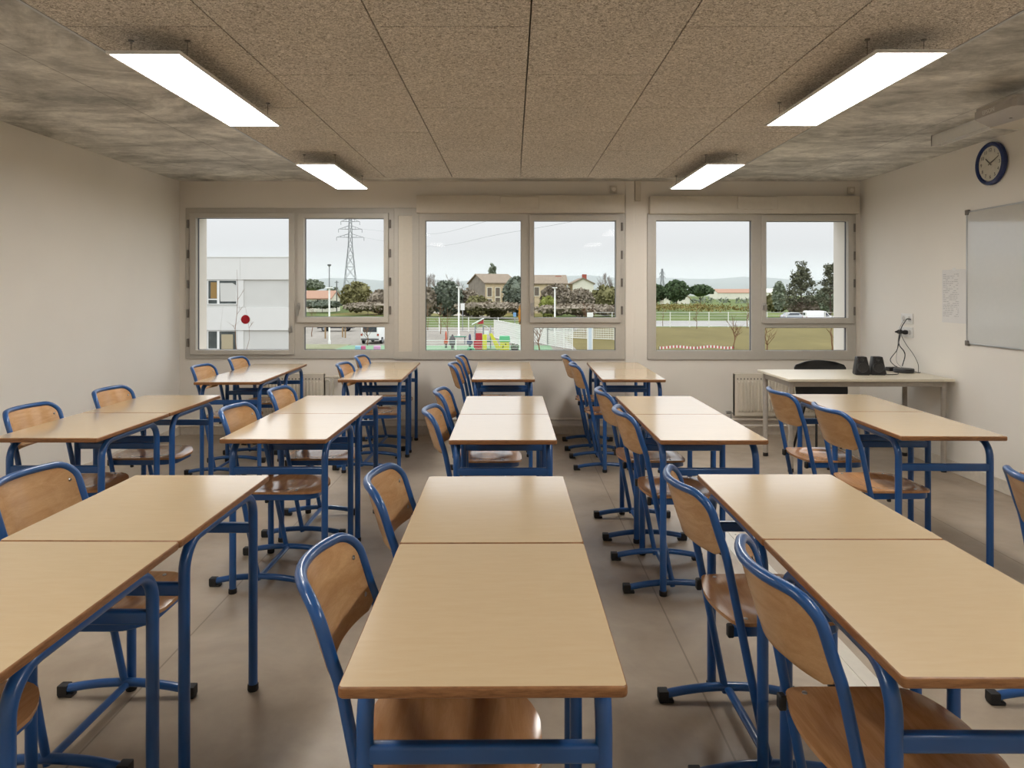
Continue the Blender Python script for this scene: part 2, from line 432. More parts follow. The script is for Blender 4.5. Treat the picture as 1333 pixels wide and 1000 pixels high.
# beige fillet panel between the first two windows and the seams of the wall cladding
e = struct(link('trim_1', None))
MB().plate(BX(513.5), BX(546), BZ(468), BZ(271), [(BX(519), BX(537), BZ(457.5), BZ(281))], YB - .018, YB).bevel(.003, 1).obj('panel_surround', M['frame'], e, smooth=False)
MB().box(BX(519), BX(537), YB - .012, YB, BZ(457.5), BZ(281)).obj('panel', M['panelbeige'], e, smooth=False)
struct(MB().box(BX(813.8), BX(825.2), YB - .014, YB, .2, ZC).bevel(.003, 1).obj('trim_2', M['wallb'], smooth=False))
struct(MB().box(BX(826.2), BX(833.5), YB - .022, YB, BZ(262), ZC).bevel(.003, 1).obj('trim_3', M['panelbeige'], smooth=False))
# roller shutter housings
def shutter(label, x0, x1, t, d, c0, c1, ct, cd):
    dp = .075; Y = YB - dp
    X0, X1, Z1, Z0 = (x0 - VX) * Y / F, (x1 - VX) * Y / F, CZ + (VY - t) * Y / F, CZ + (VY - d) * Y / F
    e = thing('shutter_box', label, 'shutter box', ((X0 + X1) / 2, YB, Z0), 0, 'roller shutter boxes'); cx = (X0 + X1) / 2
    MB().box(X0 - cx, X1 - cx, -dp, 0, 0, Z1 - Z0).bevel(.006, 2).obj('housing', M['panelbeige'], e)
    a0, a1 = (c0 - VX) * Y / F - cx, (c1 - VX) * Y / F - cx
    h1, h0 = CZ + (VY - ct) * Y / F - Z0, CZ + (VY - cd) * Y / F - Z0
    MB().box(a0, a1, -dp - .014, -dp, h0, h1).bevel(.003, 1).obj('air_inlet', M['panelbeige'], e)
    MB().box(X0 - cx + .01, X1 - cx - .01, -dp - .004, -dp + .01, .004, .014).obj('lower_lip', M['panelbeige'], e, smooth=False)
shutter('beige roller shutter box above the middle window', 542, 813.5, 254, 277, 651, 701.5, 256.5, 271.8)
shutter('beige roller shutter box above the right-hand window', 846.5, 1119.5, 255, 278, 960, 1012, 256.5, 272.5)
def wallswitch(px, py, label):
    e = thing('junction_box', label, 'junction box', (BX(px), YB, BZ(py)), 0, 'small boxes above the windows')
    MB().box(-.034, .034, -.03, 0, -.036, .036).bevel(.006, 2).obj('cover', M['panelbeige'], e)
    MB().lathe([(.02, -.036), (.02, -.03)], (0, 0, 0), 'y', 20).obj('cap', M['wallb'], e)
wallswitch(798.5, 247, 'small square box on the wall above the middle window')
wallswitch(1107, 248.3, 'small square box in the top right corner above the right-hand window')

# ------------------------------------------------------------------ radiators and pipes
def radiator(px0, px1, label, valve_right):
    x0, x1 = BX(px0), BX(px1); z0, z1 = .205, .615; w = x1 - x0; y = YB - .035
    e = thing('radiator', label, 'radiator', (x0, YB, z0), 0, 'panel radiators')
    n = max(4, int(w / .034)); rows = []
    pr = []
    for k in range(n):
        a = .02 + (w - .04) * k / n; s_ = (w - .04) / n
        pr += [(a, 0), (a + s_ * .22, 0), (a + s_ * .38, -.014), (a + s_ * .78, -.014), (a + s_ * .92, 0)]
    pr = [(0, 0)] + pr + [(w, 0)]
    rows = [[(x, -.087 + d * 0, z) for x, d in pr] for z in (0, .035)] + \
           [[(x, -.087 + d, z) for x, d in pr] for z in (.055, z1 - z0 - .075)] + [[(x, -.087, z) for x, d in pr] for z in (z1 - z0 - .06, z1 - z0)]
    fp = MB().shell(rows, lambda i, j: (0, .05 - (rows[i][j][1] + .087), 0)); fp.mi = 1
    for k in range(n):
        a = .02 + (w - .04) * (k + .08) / n
        fp.box(a, a + .011, -.089, -.085, z1 - z0 - .05, z1 - z0 - .036)
    fp.obj('front_panel', [M['radiator'], M['hinge']], e, sharp=.4)
    b = MB(); b.box(0, .012, -.088, -.03, -.002, z1 - z0 + .002); b.box(w - .012, w, -.088, -.03, -.002, z1 - z0 + .002)
    b.box(0, w, -.088, -.03, z1 - z0, z1 - z0 + .006); b.obj('casing', M['radiator'], e, smooth=False)
    for x in (.1, w - .1): MB().box(x - .02, x + .02, -.035, 0, .06, .30).obj('bracket', M['radiator'], e, smooth=False)
    if valve_right:
        b = MB(); b.tube([(w - .01, -.06, .385), (w + .12, -.06, .385)], .008); b.lathe([(.016, 0), (.018, .05), (.012, .055)], (w + .09, -.06, .385), 'x', 14)
        b.tube(fillet([(w - .01, -.06, .355), (w + .05, -.06, .355), (w + .05, -.06, -.04)], .02), .007, (0, 1, 0))
        b.tube(fillet([(w + .03, -.06, .385), (w + .085, -.06, .37), (w + .085, -.06, -.04)], .02), .007, (0, 1, 0)); b.obj('valve', M['radiator'], e)
    else:
        b = MB(); b.tube(fillet([(.01, -.06, .02), (-.03, -.06, .02), (-.03, -.06, -.05)], .015), .008, (0, 1, 0))
        b.lathe([(.014, -.05), (.016, -.03), (.016, .0), (.010, .005)], (-.03, -.06, .03), 'x', 12); b.obj('valve', M['steel'], e)
radiator(346, 424.5, 'white panel radiator on the wall under the left window', True)
radiator(953, 1066, 'white panel radiator under the right window, behind the teacher desk', False)
for i, (z, y) in enumerate(((.163, YB - .055), (.098, YB - .05))):
    b = MB(); b.tube([(XL + .02, y, z), (XR - .02, y, z)], .013, (0, 1, 0), 10)
    for x in (-2.9, -1.7, -.4, .9, 2.1, 3.2): b.box(x - .008, x + .008, y, YB, z - .01, z + .01)
    tag(b.obj('heating_pipe', M['plinth']), ('upper' if i == 0 else 'lower') + ' of the two horizontal heating pipes along the window wall', 'pipe', 'heating pipes')

# ------------------------------------------------------------------ pendant LED panels
def lamp_mesh(label, x0, y0, w=.29, l=1.205, first=[None]):
    zl = CZ + .935
    if first[0] is not None:
        return dup(first[0], (x0 + w / 2, y0 + l / 2, zl), 0, label)
    e = thing('ceiling_light', label, 'ceiling light', (x0 + w / 2, y0 + l / 2, zl), 0, 'suspended LED panels'); first[0] = e
    f = .010
    b = MB()
    for a in ((-w / 2, -w / 2 + f, -l / 2, l / 2), (w / 2 - f, w / 2, -l / 2, l / 2), (-w / 2 + f, w / 2 - f, -l / 2, -l / 2 + f), (-w / 2 + f, w / 2 - f, l / 2 - f, l / 2)):
        b.box(a[0], a[1], a[2], a[3], 0, .012)
    b.box(-w / 2 + .001, w / 2 - .001, -l / 2 + .001, l / 2 - .001, .0105, .0125); b.obj('frame', M['white'], e, smooth=False)
    MB().box(-w / 2 + f, w / 2 - f, -l / 2 + f, l / 2 - f, .002, .010).obj('diffuser', M['lamp'], e, smooth=False)
    for sx in (-1, 1):
        for sy in (-1, 1):
            b = MB(); x, y = sx * (w / 2 - .03), sy * (l / 2 - .13); zz = zp - zl
            b.taper((x, y, .012), (x, y, zz), .0014, .0014, 6); b.lathe([(.006, .012), (.006, .03), (.002, .034)], (x, y, 0), 'z', 10)
            b.lathe([(.011, zz - .004), (.011, zz)], (x, y, 0), 'z', 12); b.obj('suspension_wire', M['hinge'], e)
    MB().lathe([(.03, .012), (.03, .03), (.025, .034)], (0.05, .1, 0), 'z', 16).obj('driver_box', M['white'], e)
    return e
lamp_mesh('glowing LED panel hung from the ceiling, nearer one on the left', -1.586, 2.748)
lamp_mesh('glowing LED panel hung from the ceiling, farther one on the left', -1.578, 5.115)
lamp_mesh('glowing LED panel hung from the ceiling, nearer one on the right', 1.412, 2.735)
lamp_mesh('glowing LED panel hung from the ceiling, farther one on the right', 1.408, 5.115)
lamp_mesh('LED panel behind the view, left, seen only as a reflection in the middle window', -1.586, .05)
lamp_mesh('LED panel behind the view, right, seen only as a reflection in the middle window', 1.412, .05)
# ================================================================== DESKS
ZT = .75
desk0 = [None]
def make_desk(loc, rz, label):
    e = thing('school_desk', label, 'desk', loc, rz, 'single school desks')
    hx, hy, th, r = .25, .3475, .022, .016                # half sizes, top thickness, tube radius
    b = MB(); R = .010
    def ring(ins, z):
        out = []
        for cx, cy, a0 in ((1, 1, 0), (-1, 1, 90), (-1, -1, 180), (1, -1, 270)):
            for k in range(5):
                a = math.radians(a0 + 22.5 * k); out.append(b.bm.verts.new((cx * (hx - R) + (R - ins) * math.cos(a), cy * (hy - R) + (R - ins) * math.sin(a), z)))
        return out
    rs = [ring(.005, ZT - th), ring(.0012, ZT - th + .003), ring(0, ZT - th + .007), ring(0, ZT - .0045), ring(.0008, ZT - .002), ring(.0028, ZT)]
    b.mi = 1
    for r0, r1 in zip(rs[:-1], rs[1:]):
        for k in range(20): b.face([r0[k], r0[(k + 1) % 20], r1[(k + 1) % 20], r1[k]])
    b.face(rs[0][::-1]); b.mi = 0; b.face(rs[-1])
    tt = b.obj('tabletop', [M['laminate'], M['edge']], e, sharp=.3)
    for f in tt.data.polygons:
        if abs(f.normal.z) > .95: f.use_smooth = False
    for s in (-1, 1):
        x = s * (hx - .031); yl = hy - .085
        path = fillet([(x, -yl, .004), (x, -yl, ZT - th - r), (x, yl, ZT - th - r), (x, yl, .004)], .085, 8)
        fr = MB().tube(path, r, (1, 0, 0), 14).obj('leg_frame', M['blue'], e)
        for yy in (-yl, yl):
            MB().lathe([(r + .001, 0), (r + .003, .004), (r + .003, .022), (r + .001, .024)], (x, yy, 0), 'z', 14).obj('foot_cap', M['rubber'], fr)
    for s in (-1, 1):
        y = s * (hy - .085)
        MB().box(-(hx - .031), hx - .031, y - .012, y + .012, .566, .602).bevel(.008, 3).obj('crossbar', M['blue'], e)
    return e
def desk(xl, y, label, rz=0):
    loc = (xl + .25, y + .35, 0)
    if desk0[0] is None: desk0[0] = make_desk(loc, rz, label)
    else: dup(desk0[0], loc, rz, label)
# ================================================================== CHAIRS
def backline(z):
    if z < .64: return -.20 * z
    k = min(1.0, (z - .64) / .06)
    return -.128 - (.20 * (z - .64) + .11 * (z - .64) * k)
BH = .195                                                # half width of the back frame
def bow(y, z): return -.066 * max(0.0, 1 - (y / BH) ** 2) * min(1, max(0, (z - .60) / .06))
chair0 = [None]
def make_chair(loc, rz, label):
    e = thing('school_chair', label, 'chair', loc, rz, 'blue school chairs')
    top, R = .832, .058
    yz = fillet([(0, BH + .010, .03), (0, BH, .64), (0, BH, top), (0, -BH, top), (0, -BH, .64), (0, -BH - .010, .03)], [0, R, R, 0], 8)
    yz2 = []
    for i in range(len(yz) - 1):                         # subdivide so the bow reads
        n = max(1, int((yz[i + 1] - yz[i]).length / .03))
        for k in range(n): yz2.append(yz[i].lerp(yz[i + 1], k / n))
    yz2.append(yz[-1])
    pts = [(backline(p.z) + bow(p.y, p.z), p.y, p.z) for p in yz2]
    MB().tube(pts, .0128, (1, 0, 0), 12, ry=.0118).obj('tube_frame', M['blue'], e)
    # plywood back
    z0, z1, hw = .648, top - .004, BH - .005
    rows = []; off = {}
    N, K = 14, 16
    for i in range(N + 1):
        t = i / N; z = z0 + (z1 - z0) * t
        w = hw
        if z > z1 - R: w = hw - R + math.sqrt(max(1e-5, R * R - (z - z1 + R) ** 2))
        if z < z0 + .035: w = min(w, hw - .035 + math.sqrt(max(1e-5, .001225 - (z0 + .035 - z) ** 2)))
        rows.append([(backline(z) + bow(w * (2 * j / K - 1), z) + .004, w * (2 * j / K - 1), z - .004 * (1 - (2 * j / K - 1) ** 2) * (1 - t)) for j in range(K + 1)])
    bk = MB().shell(rows, lambda i, j: (-.0095, 0, -.001)).obj('backrest', M['plyback'], e)
    for y in (-hw + .022, hw - .022):
        for z in (.685, .775):
            MB().lathe([(.006, -.001), (.005, .0025), (.002, .0035)], (backline(z) + bow(y, z) + .0045, y, z), 'x', 10).obj('rivet', M['steel'], bk)
    # plywood seat
    rows = []; xs = [-.108, -.104, -.095, -.080, -.06, -.03, 0, .03, .06, .09, .12, .15, .18, .205, .225, .24, .253, .262, .268, .271]
    for x in xs:
        w = .183
        if x < -.068: w = .183 - .04 + math.sqrt(max(0, .0016 - (-.068 - x) ** 2))
        if x > .15: w = .183 - .06 * ((x - .15) / .121) ** 2 - (.075 * (1 - math.sqrt(max(0, 1 - (max(0, x - .21) / .0615) ** 2))))
        w = max(w, .02)
        r = []
        for j in range(17):
            y = w * (2 * j / 16 - 1); d = math.hypot(x - .065, y)
            dish = -.010 * (1 / (1 + math.exp((d - .13) / .010)))
            fr = -.016 * max(0, (x - .17) / .1) ** 2
            rear = -.012 * (1 - (y / .19) ** 2) * 0
            xx = x - (.022 * (1 - (2 * j / 16 - 1) ** 2) if x < -.09 else 0) * min(1, (-.09 - x) / .018 if x < -.09 else 0)
            r.append((xx, y, .452 + dish + fr))
        rows.append(r)
    st = MB().shell(rows, lambda i, j: (0, 0, -.011)).obj('seat', M['plyseat'], e, sharp=.9)
    for x, y in ((-.06, -.155), (-.06, .155), (.16, -.15), (.16, .15)):
        MB().lathe([(.007, -.001), (.006, .002), (.002, .003)], (x, y, .4525 + (-.016 * max(0, (x - .17) / .1) ** 2)), 'z', 10).obj('rivet', M['steel'], st)
    # U shaped carrier under the seat
    path = fillet([(-.108, .168, .424), (.20, .162, .424), (.246, .09, .416), (.246, -.09, .416), (.20, -.162, .424), (-.108, -.168, .424)], [.06, .05, .05, .06], 5)
    sp = MB().sweep(path, [(-.016, -.009), (.016, -.009), (.016, .009), (-.016, .009)], (0, 0, 1)).bevel(.003, 1).obj('seat_carrier', M['blue'], e)
    for y in (.168, -.168): MB().box(-.120, -.102, y - .0115, y + .0115, .4055, .4425).bevel(.003, 1).obj('end_cap', M['rubber'], sp)
    for y in (.165, -.165): MB().lathe([(.008, .395), (.010, .398), (.010, .410)], (.02, y, 0), 'z', 10).obj('bumper', M['rubber'], sp)
    # runners
    for s in (-1, 1):
        y = s * (BH + .010); pts = []
        for k in range(13):
            x = -.225 + .45 * k / 12; pts.append((x, y, .0235 + .026 * (1 - (x / .225) ** 2)))
        ft = MB().tube(pts, .0145, (0, 0, 1), 12, ry=.0155).obj('runner', M['blue'], e)
        for q in (-1, 1):
            b = MB(); b.box(min(q * .243, q * .208), max(q * .243, q * .208), y - .018, y + .018, .006, .041); b.box(min(q * .241, q * .19), max(q * .241, q * .19), y - .017, y + .017, 0, .0115)
            b.bevel(.004, 2).obj('foot_cap', M['rubber'], ft)
    MB().tube([(0, -BH - .010, .046), (0, BH + .010, .046)], .009, (0, 0, 1), 10, ry=.015).obj('crossbar', M['blue'], e)
    return e
def chair(x, y, label, rz=0):
    if chair0[0] is None: chair0[0] = make_chair((x, y, 0), rz, label)
    else: dup(chair0[0], (x, y, 0), rz, label)

COLS = dict(FL='column along the left wall', L='second column from the left', C='centre column', R='second column from the right', FR='column along the right wall')
ROWS = {1: 'front row', 2: 'middle row', 3: 'window row'}
G = .003
tables = [  # column, row, x of the left edge, y of the front edge, drift of x over the pair
    ('FL', 2, -2.435, 3.285, .0), ('FL', 3, -2.424, 5.36, -.045),
    ('L', 1, -1.408, 1.222, .008), ('L', 2, -1.36, 3.262, .005), ('L', 3, -1.369, 5.52, -.035),
    ('C', 1, -.3006, 1.206, -.010), ('C', 2, -.2935, 3.24, -.006), ('C', 3, -.322, 5.53, -.01),
    ('R', 1, .685, 1.235, .004), ('R', 2, .68, 3.238, -.004), ('R', 3, .703, 5.52, .025), ('FR', 2, 1.838, 3.325, .025)]
for c, r, xl, y, dx in tables:
    for k in (0, 1):
        lab = 'cream-topped desk on blue legs, %s of the %s pair, %s' % (('nearer', 'farther')[k], ROWS[r], COLS[c])
        ang = -math.atan2(dx, 1.4)
        desk(xl + dx * (k * .5 + .25), y + .70 * k, lab, ang)
desk(1.925, 1.985, 'cream-topped desk at the right picture edge, front row, only its corner showing', 0)
rj = random.Random(3)
chairs = [
    ('FL', 2, 0, -2.305, 3.656), ('FL', 2, 1, -2.275, 4.345), ('FL', 3, 0, -2.325, 5.735), ('FL', 3, 1, -2.31, 6.434),
    ('L', 1, 0, -1.4, 1.59), ('L', 1, 1, -1.365, 2.29), ('L', 2, 0, -1.225, 3.635), ('L', 2, 1, -1.225, 4.334), ('L', 3, 0, -1.205, 5.893), ('L', 3, 1, -1.21, 6.593),
    ('C', 1, 0, -0.205, 1.57), ('C', 1, 1, -0.21, 2.278), ('C', 2, 0, -0.195, 3.59), ('C', 2, 1, -0.215, 4.275), ('C', 3, 0, -0.275, 5.903), ('C', 3, 1, -0.27, 6.603),
    ('R', 1, 0, 0.772, 1.562), ('R', 1, 1, 0.755, 2.263), ('R', 2, 0, 0.77, 3.565), ('R', 2, 1, 0.762, 4.278), ('R', 3, 0, 0.735, 5.892), ('R', 3, 1, 0.72, 6.592),
    ('FR', 2, 0, 1.84, 3.652), ('FR', 2, 1, 1.825, 4.28)]
for c, r, k, x, y in chairs:
    chair(x, y, 'blue-framed plywood chair at the %s %s desk, %s' % (('nearer', 'farther')[k], ROWS[r], COLS[c]), rj.uniform(-.02, .02))
chair(1.89, 2.24, 'blue-framed plywood chair cut off by the right picture edge', -.03)

# ================================================================== TEACHER CORNER
M['tdesk'] = plain('pale_melamine', lin((226, 217, 197)), 0.3, var=0.02)
M['tleg'] = plain('grey_leg_lacquer', lin((170, 163, 154)), 0.4)
e = thing('teacher_desk', 'long off-white desk on grey legs against the right wall', 'desk', (2.83, 5.905, 0))
hx, hy = .655, .355
MB().box(-hx, hx, -hy, hy, .728, .75).bevel(.003, 1).obj('tabletop', M['tdesk'], e)
for sx in (-1, 1):
    for sy in (-1, 1):
        x, y = sx * (hx - .045), sy * (hy - .075)
        lg = MB().lathe([(.021, 0.02), (.021, .728)], (x, y, 0), 'z', 18).obj('leg', M['tleg'], e)
        MB().lathe([(.02, 0), (.022, .004), (.022, .03), (.021, .031)], (x, y, 0), 'z', 18).obj('foot_cap', M['rubber'], lg)
for s in (-1, 1):
    MB().box(-hx + .045, hx - .045, s * (hy - .075) - .012, s * (hy - .075) + .012, .682, .728).obj('apron', M['tleg'], e, smooth=False)
    MB().box(s * (hx - .045) - .012, s * (hx - .045) + .012, -hy + .075, hy - .075, .682, .728).obj('apron', M['tleg'], e, smooth=False)
# black moulded chair
e = thing('teacher_chair', 'black moulded plastic chair behind the teacher desk', 'chair', (2.80, 6.22, 0), 0)
rows = []
for i in range(13):
    t = i / 12; z = .50 + .30 * t
    w = .235
    if z > .74: w = .235 - .09 * (1 - math.sqrt(max(0, 1 - ((z - .74) / .06) ** 2)))
    if z < .53: w = .235 - .01 * (.53 - z) / .03
    rows.append([(w * (2 * j / 12 - 1), .20 + .05 * t - .05 * ((2 * j / 12 - 1) ** 2), z + .012 * (1 - (2 * j / 12 - 1) ** 2) * t) for j in range(13)])
MB().shell(rows, lambda i, j: (0, .014, 0)).obj('backrest', M['black'], e)
rows = [[(.225 * (2 * j / 12 - 1), y, .445 + .012 * (2 * j / 12 - 1) ** 2 - .02 * max(0, (-.12 - y) / .1) ** 2) for j in range(13)] for y in (-.22, -.2, -.16, -.1, 0, .1, .17, .20)]
MB().shell(rows, lambda i, j: (0, 0, -.014)).obj('seat', M['black'], e)
for s in (-1, 1):
    x = s * .20
    MB().tube(fillet([(x + s * .02, -.235, .0), (x, -.19, .425), (x, .16, .425), (x, .222, .50), (x, .236, .70)], [.04, .05, 0], 5), .0105, (1, 0, 0), 10).obj('leg', M['black'], e)
    MB().tube([(x, .05, .42), (x + s * .02, .26, 0)], .0105, (1, 0, 0), 10).obj('leg', M['black'], e)
# loudspeakers
def speaker(px, label):
    Y = 5.86; X = (px - VX) * Y / F
    e = thing('desk_speaker', label, 'loudspeaker', (X, Y, .75), -.18, 'desk speakers')
    b = MB(); lo = [(-.062, -.055), (.062, -.055), (.055, .06), (-.055, .06)]; hi = [(-.040, -.022), (.040, -.022), (.036, .05), (-.036, .05)]
    A = [b.bm.verts.new((x, y, .004)) for x, y in lo]; B = [b.bm.verts.new((x, y, .150)) for x, y in hi]
    for k in range(4): b.face([A[k], A[(k + 1) % 4], B[(k + 1) % 4], B[k]])
    b.face(A[::-1]); b.face(B); b.bevel(.010, 3).obj('cabinet', M['black'], e)
    Mx = Matrix.Translation((0, -.046, .062)) @ Matrix.Rotation(math.atan2(.033, .146), 4, 'X').inverted()
    tilt = -math.atan2(.033, .146)
    o = MB().lathe([(.044, -.001), (.044, -.005), (.038, -.006), (.034, .004), (.018, .010), (.012, .004), (.004, .002)][::-1], (0, 0, 0), 'y', 28).obj('woofer', M['spk'], e)
    o.location = (0, -.0435, .062); o.rotation_euler = (tilt, 0, 0)
    o = MB().lathe([(.002, .004), (.008, .002), (.0125, -.003), (.0145, -.003), (.015, 0)], (0, 0, 0), 'y', 20).obj('tweeter', M['spk'], e)
    o.location = (0, -.0275, .126); o.rotation_euler = (tilt, 0, 0)
    MB().box(-.05, .05, -.045, .05, 0, .006).obj('rubber_base', M['rubber'], e, smooth=False)
M['spk'] = plain('speaker_cone_grey', (.035, .035, .036), 0.3)
speaker(1121, 'black desk speaker on the teacher desk, left of the pair')
speaker(1141.5, 'black desk speaker on the teacher desk, right of the pair')
Y = 6.02
e = thing('media_hub', 'round black connection hub on the teacher desk below the sockets', 'hub', ((1176.5 - VX) * Y / F, Y, .75))
MB().lathe([(.074, 0), (.08, .004), (.08, .030), (.076, .035), (.03, .036)], (0, 0, 0), 'z', 32).obj('body', M['black'], e)
MB().lathe([(.081, .010), (.0815, .011), (.0815, .013), (.081, .014)], (0, 0, 0), 'z', 32).obj('band', M['spk'], e)
e = thing('adapter_box', 'small black adapter block behind the round hub', 'power adapter', ((1162 - VX) * 6.14 / F, 6.14, .75), .1)
MB().box(-.05, .05, -.03, .03, 0, .034).bevel(.004, 2).obj('body', M['black'], e)
MB().lathe([(.006, .05), (.005, .07)], (0, 0, .015), 'x', 10).obj('strain_relief', M['rubber'], e)

# sockets on the right wall
def outlet(label, y0, y1, z0, z1, n):
    yc, zc = (y0 + y1) / 2, (z0 + z1) / 2
    e = thing('wall_socket', label, 'socket', (XR, yc, zc), 0, 'double wall sockets'); h = (z1 - z0) / 2; w = (y1 - y0) / 2
    MB().box(-.011, 0, -w, w, -h, h).bevel(.003, 2).obj('cover_plate', M['white'], e)
    for k in range(n):
        y = -w + (k + .5) * 2 * w / n; r = min(h * .62, .03)
        MB().lathe([(r, -.013), (r, -.0108)], (0, y, 0), 'x', 24).obj('socket_rim', M['white'], e)
        MB().lathe([(r * .82, -.0134), (r * .82, -.0126)], (0, y, 0), 'x', 24).obj('socket_well', M['socket'], e)
M['socket'] = plain('socket_well_grey', lin((196, 195, 192)), 0.4)
YS = 6.27
outlet('upper white double wall socket with a black cable plugged in', 6.17, 6.35, 1.155, 1.245, 2)
outlet('lower white double wall socket with two black plugs', 6.17, 6.39, 1.035, 1.125, 3)
for k, yy in enumerate((6.365, 6.28)):
    e = thing('power_plug', ('black power plug in the %s hole of the lower socket' % ('far', 'middle')[k]), 'plug', (XR - .012, yy - .03, 1.08), 0, 'power plugs')
    MB().lathe([(.018, 0), (.02, -.012), (.019, -.03), (.010, -.045), (.006, -.06)], (0, 0, 0), 'x', 16).obj('plug_body', M['black'], e)
def cable(label, pts, r=.0032, m='black', name='cable'):
    tag(MB().tube(smooth_path(pts, 7), r, (0, 0, 1), 6).obj(name, M[m]), label, 'cable', 'cables of the teacher desk')
def W(px, py, Y): return P(px, py, Y)
cable('thick black cable arching from the upper socket down to the round hub', [(XR - .012, 6.19, 1.195), (XR - .04, 6.20, 1.20), W(1178, 419, 6.22), W(1173, 428, 6.25), W(1170, 447, 6.25), W(1176.5, 457, 6.17), W(1178, 464, 6.12), W(1174.5, 476.5, 6.03)], .0042)
cable('black cable falling from the lower socket in a bend to the adapter block', [(XR - .06, 6.32, 1.08), W(1172, 435, 6.3), W(1170.5, 443, 6.28), W(1167.5, 456, 6.24), W(1159, 468, 6.2), W(1164, 475.5, 6.14), (3.345, 6.13, .787)], .0036)
cable('thin black cable running from the plugs to the desk edge by the wall', [(XR - .06, 6.24, 1.08), W(1174, 438, 6.25), W(1180, 449, 6.18), W(1189, 461.5, 6.09), W(1195, 474, 5.99), W(1195.5, 484.5, 5.97)], .0022)
cable('thin grey cable hanging straight from the upper socket to the hub', [(XR - .012, 6.29, 1.195), W(1175, 419, 6.28), W(1170.5, 430, 6.3), W(1168.5, 450, 6.3), W(1167, 470, 6.22), (3.36, 6.08, .785)], .0016, 'hinge')
cable('black lead lying on the teacher desk between speaker and hub', [(3.07, 5.87, .756), (3.13, 5.84, .7535), (3.2, 5.86, .7535), (3.245, 5.93, .757)], .003)
cable('short black lead lying on the teacher desk right of the hub', [(3.418, 6.03, .76), (3.44, 5.985, .7535), (3.46, 5.98, .7535)], .0035)

# ------------------------------------------------------------------ whiteboard, papers, clock
M['enamel'] = plain('white_enamel_board', lin((200, 199, 194)), 0.12, 0.8, var=0.01); M['enamel'].node_tree.nodes['Principled BSDF'].inputs['Coat Weight'].default_value = 1.0; M['enamel'].node_tree.nodes['Principled BSDF'].inputs['Coat IOR'].default_value = 1.8; M['enamel'].node_tree.nodes['Principled BSDF'].inputs['Coat Roughness'].default_value = .05
M['paper'] = plain('paper', lin((224, 223, 222)), 0.8, var=0.01)
by0, by1, bz0, bz1 = 3.45, 5.43, 1.035, 2.055
e = thing('whiteboard', 'glossy whiteboard in an aluminium frame on the right wall', 'whiteboard', (XR, (by0 + by1) / 2, bz0)); w = (by1 - by0) / 2; h = bz1 - bz0
MB().box(-.014, -.004, -w + .004, w - .004, .004, h - .004).obj('writing_surface', M['enamel'], e, smooth=False)
b = MB(); f = .012
b.box(-.018, 0, -w, w, 0, f); b.box(-.018, 0, -w, w, h - f, h); b.box(-.018, 0, -w, -w + f, f, h - f); b.box(-.018, 0, w - f, w, f, h - f)
b.bevel(.002, 1).obj('frame', M['alu'], e)
for y in (-w + .008, w - .008):
    for z in (.008, h - .008):
        b = MB(); b.box(-.021, 0, y - .02, y + .02, z - .02, z + .02); b.bevel(.005, 2); b.lathe([(.007, -.023), (.007, -.02)], (0, y - .026 if y > 0 else y + .026, z), 'x', 10)
        b.obj('corner_clip', M['hinge'], e)
e = thing('wall_notice', 'white printed sheet taped to the wall beside the whiteboard', 'notice', (XR, 5.60, 1.19))
rows = [[(-.003 - .010 * max(0, (i / 12 - .9) / .1) * max(0, (.3 - j / 8) / .3), -.155 + .31 * j / 8, .425 * i / 12) for j in range(9)] for i in range(13)]
MB().shell(rows, lambda i, j: (.0012, 0, 0)).obj('sheet', M['paper'], e)
M['ink'] = plain('faint_print', lin((178, 176, 178)), 0.8)
b = MB(); rr = random.Random(5)
for k in range(24):
    z = .385 - k * .0145; y = .14
    while y > -.05:
        l = rr.uniform(.012, .05)
        if rr.random() < .8: b.box(-.0036, -.0029, max(y - l, -.06), y, z, z + .004)
        y -= l + .008
b.obj('printed_line', M['ink'], e, smooth=False)
MB().box(-.0042, -.0028, -.02, .02, .415, .438).obj('tape', M['white'], e, smooth=False)
# clock
M['rimblue'] = plain('clock_blue_plastic', lin((34, 52, 104)), 0.25)
M['dial'] = plain('clock_dial_silver', lin((222, 219, 208)), 0.55, metal=0.0)
M['num'] = plain('clock_numeral_grey', lin((84, 80, 76)), 0.6)
e = thing('wall_clock', 'round wall clock with blue rim high on the right wall', 'clock', (XR, 5.145, 2.372))
MB().lathe([(.150, 0), (.158, -.008), (.157, -.028), (.147, -.038), (.132, -.036), (.124, -.022)][::-1], (0, 0, 0), 'x', 48).obj('rim', M['rimblue'], e)
MB().lathe([(.130, -.024), (.130, -.018)], (0, 0, 0), 'x', 48).obj('dial', M['dial'], e)
MB().lathe([(.126, -.0325), (.126, -.031)], (0, 0, 0), 'x', 48).obj('cover_glass', M['clear'], e)
RT = Matrix(((0, 0, -1), (-1, 0, 0), (0, 1, 0))).to_euler()   # text facing the room (-x), upright
for h_ in range(1, 13):
    a = 2 * PI * h_ / 12
    text_mesh('numeral', str(h_), .036, M['num'], e, (-.0246, -.098 * math.sin(a), .098 * math.cos(a)), RT)
def hand(name, ang, l, w):
    c, s = math.cos(ang), math.sin(ang); b = MB()
    d = Vector((0, -s, c)); n = Vector((0, -c, -s))
    b.sweep([d * -.02 + Vector((-.027, 0, 0)), d * l + Vector((-.027, 0, 0))], [(-.0008, -w), (.0008, -w), (.0008, w), (-.0008, w)], (1, 0, 0))
    b.obj(name, M['num'], e, smooth=False)
hand('hour_hand', math.radians(312), .062, .004); hand('minute_hand', math.radians(66), .095, .003)
MB().lathe([(.008, -.029), (.008, -.025)], (0, 0, 0), 'x', 16).obj('hub', M['num'], e)

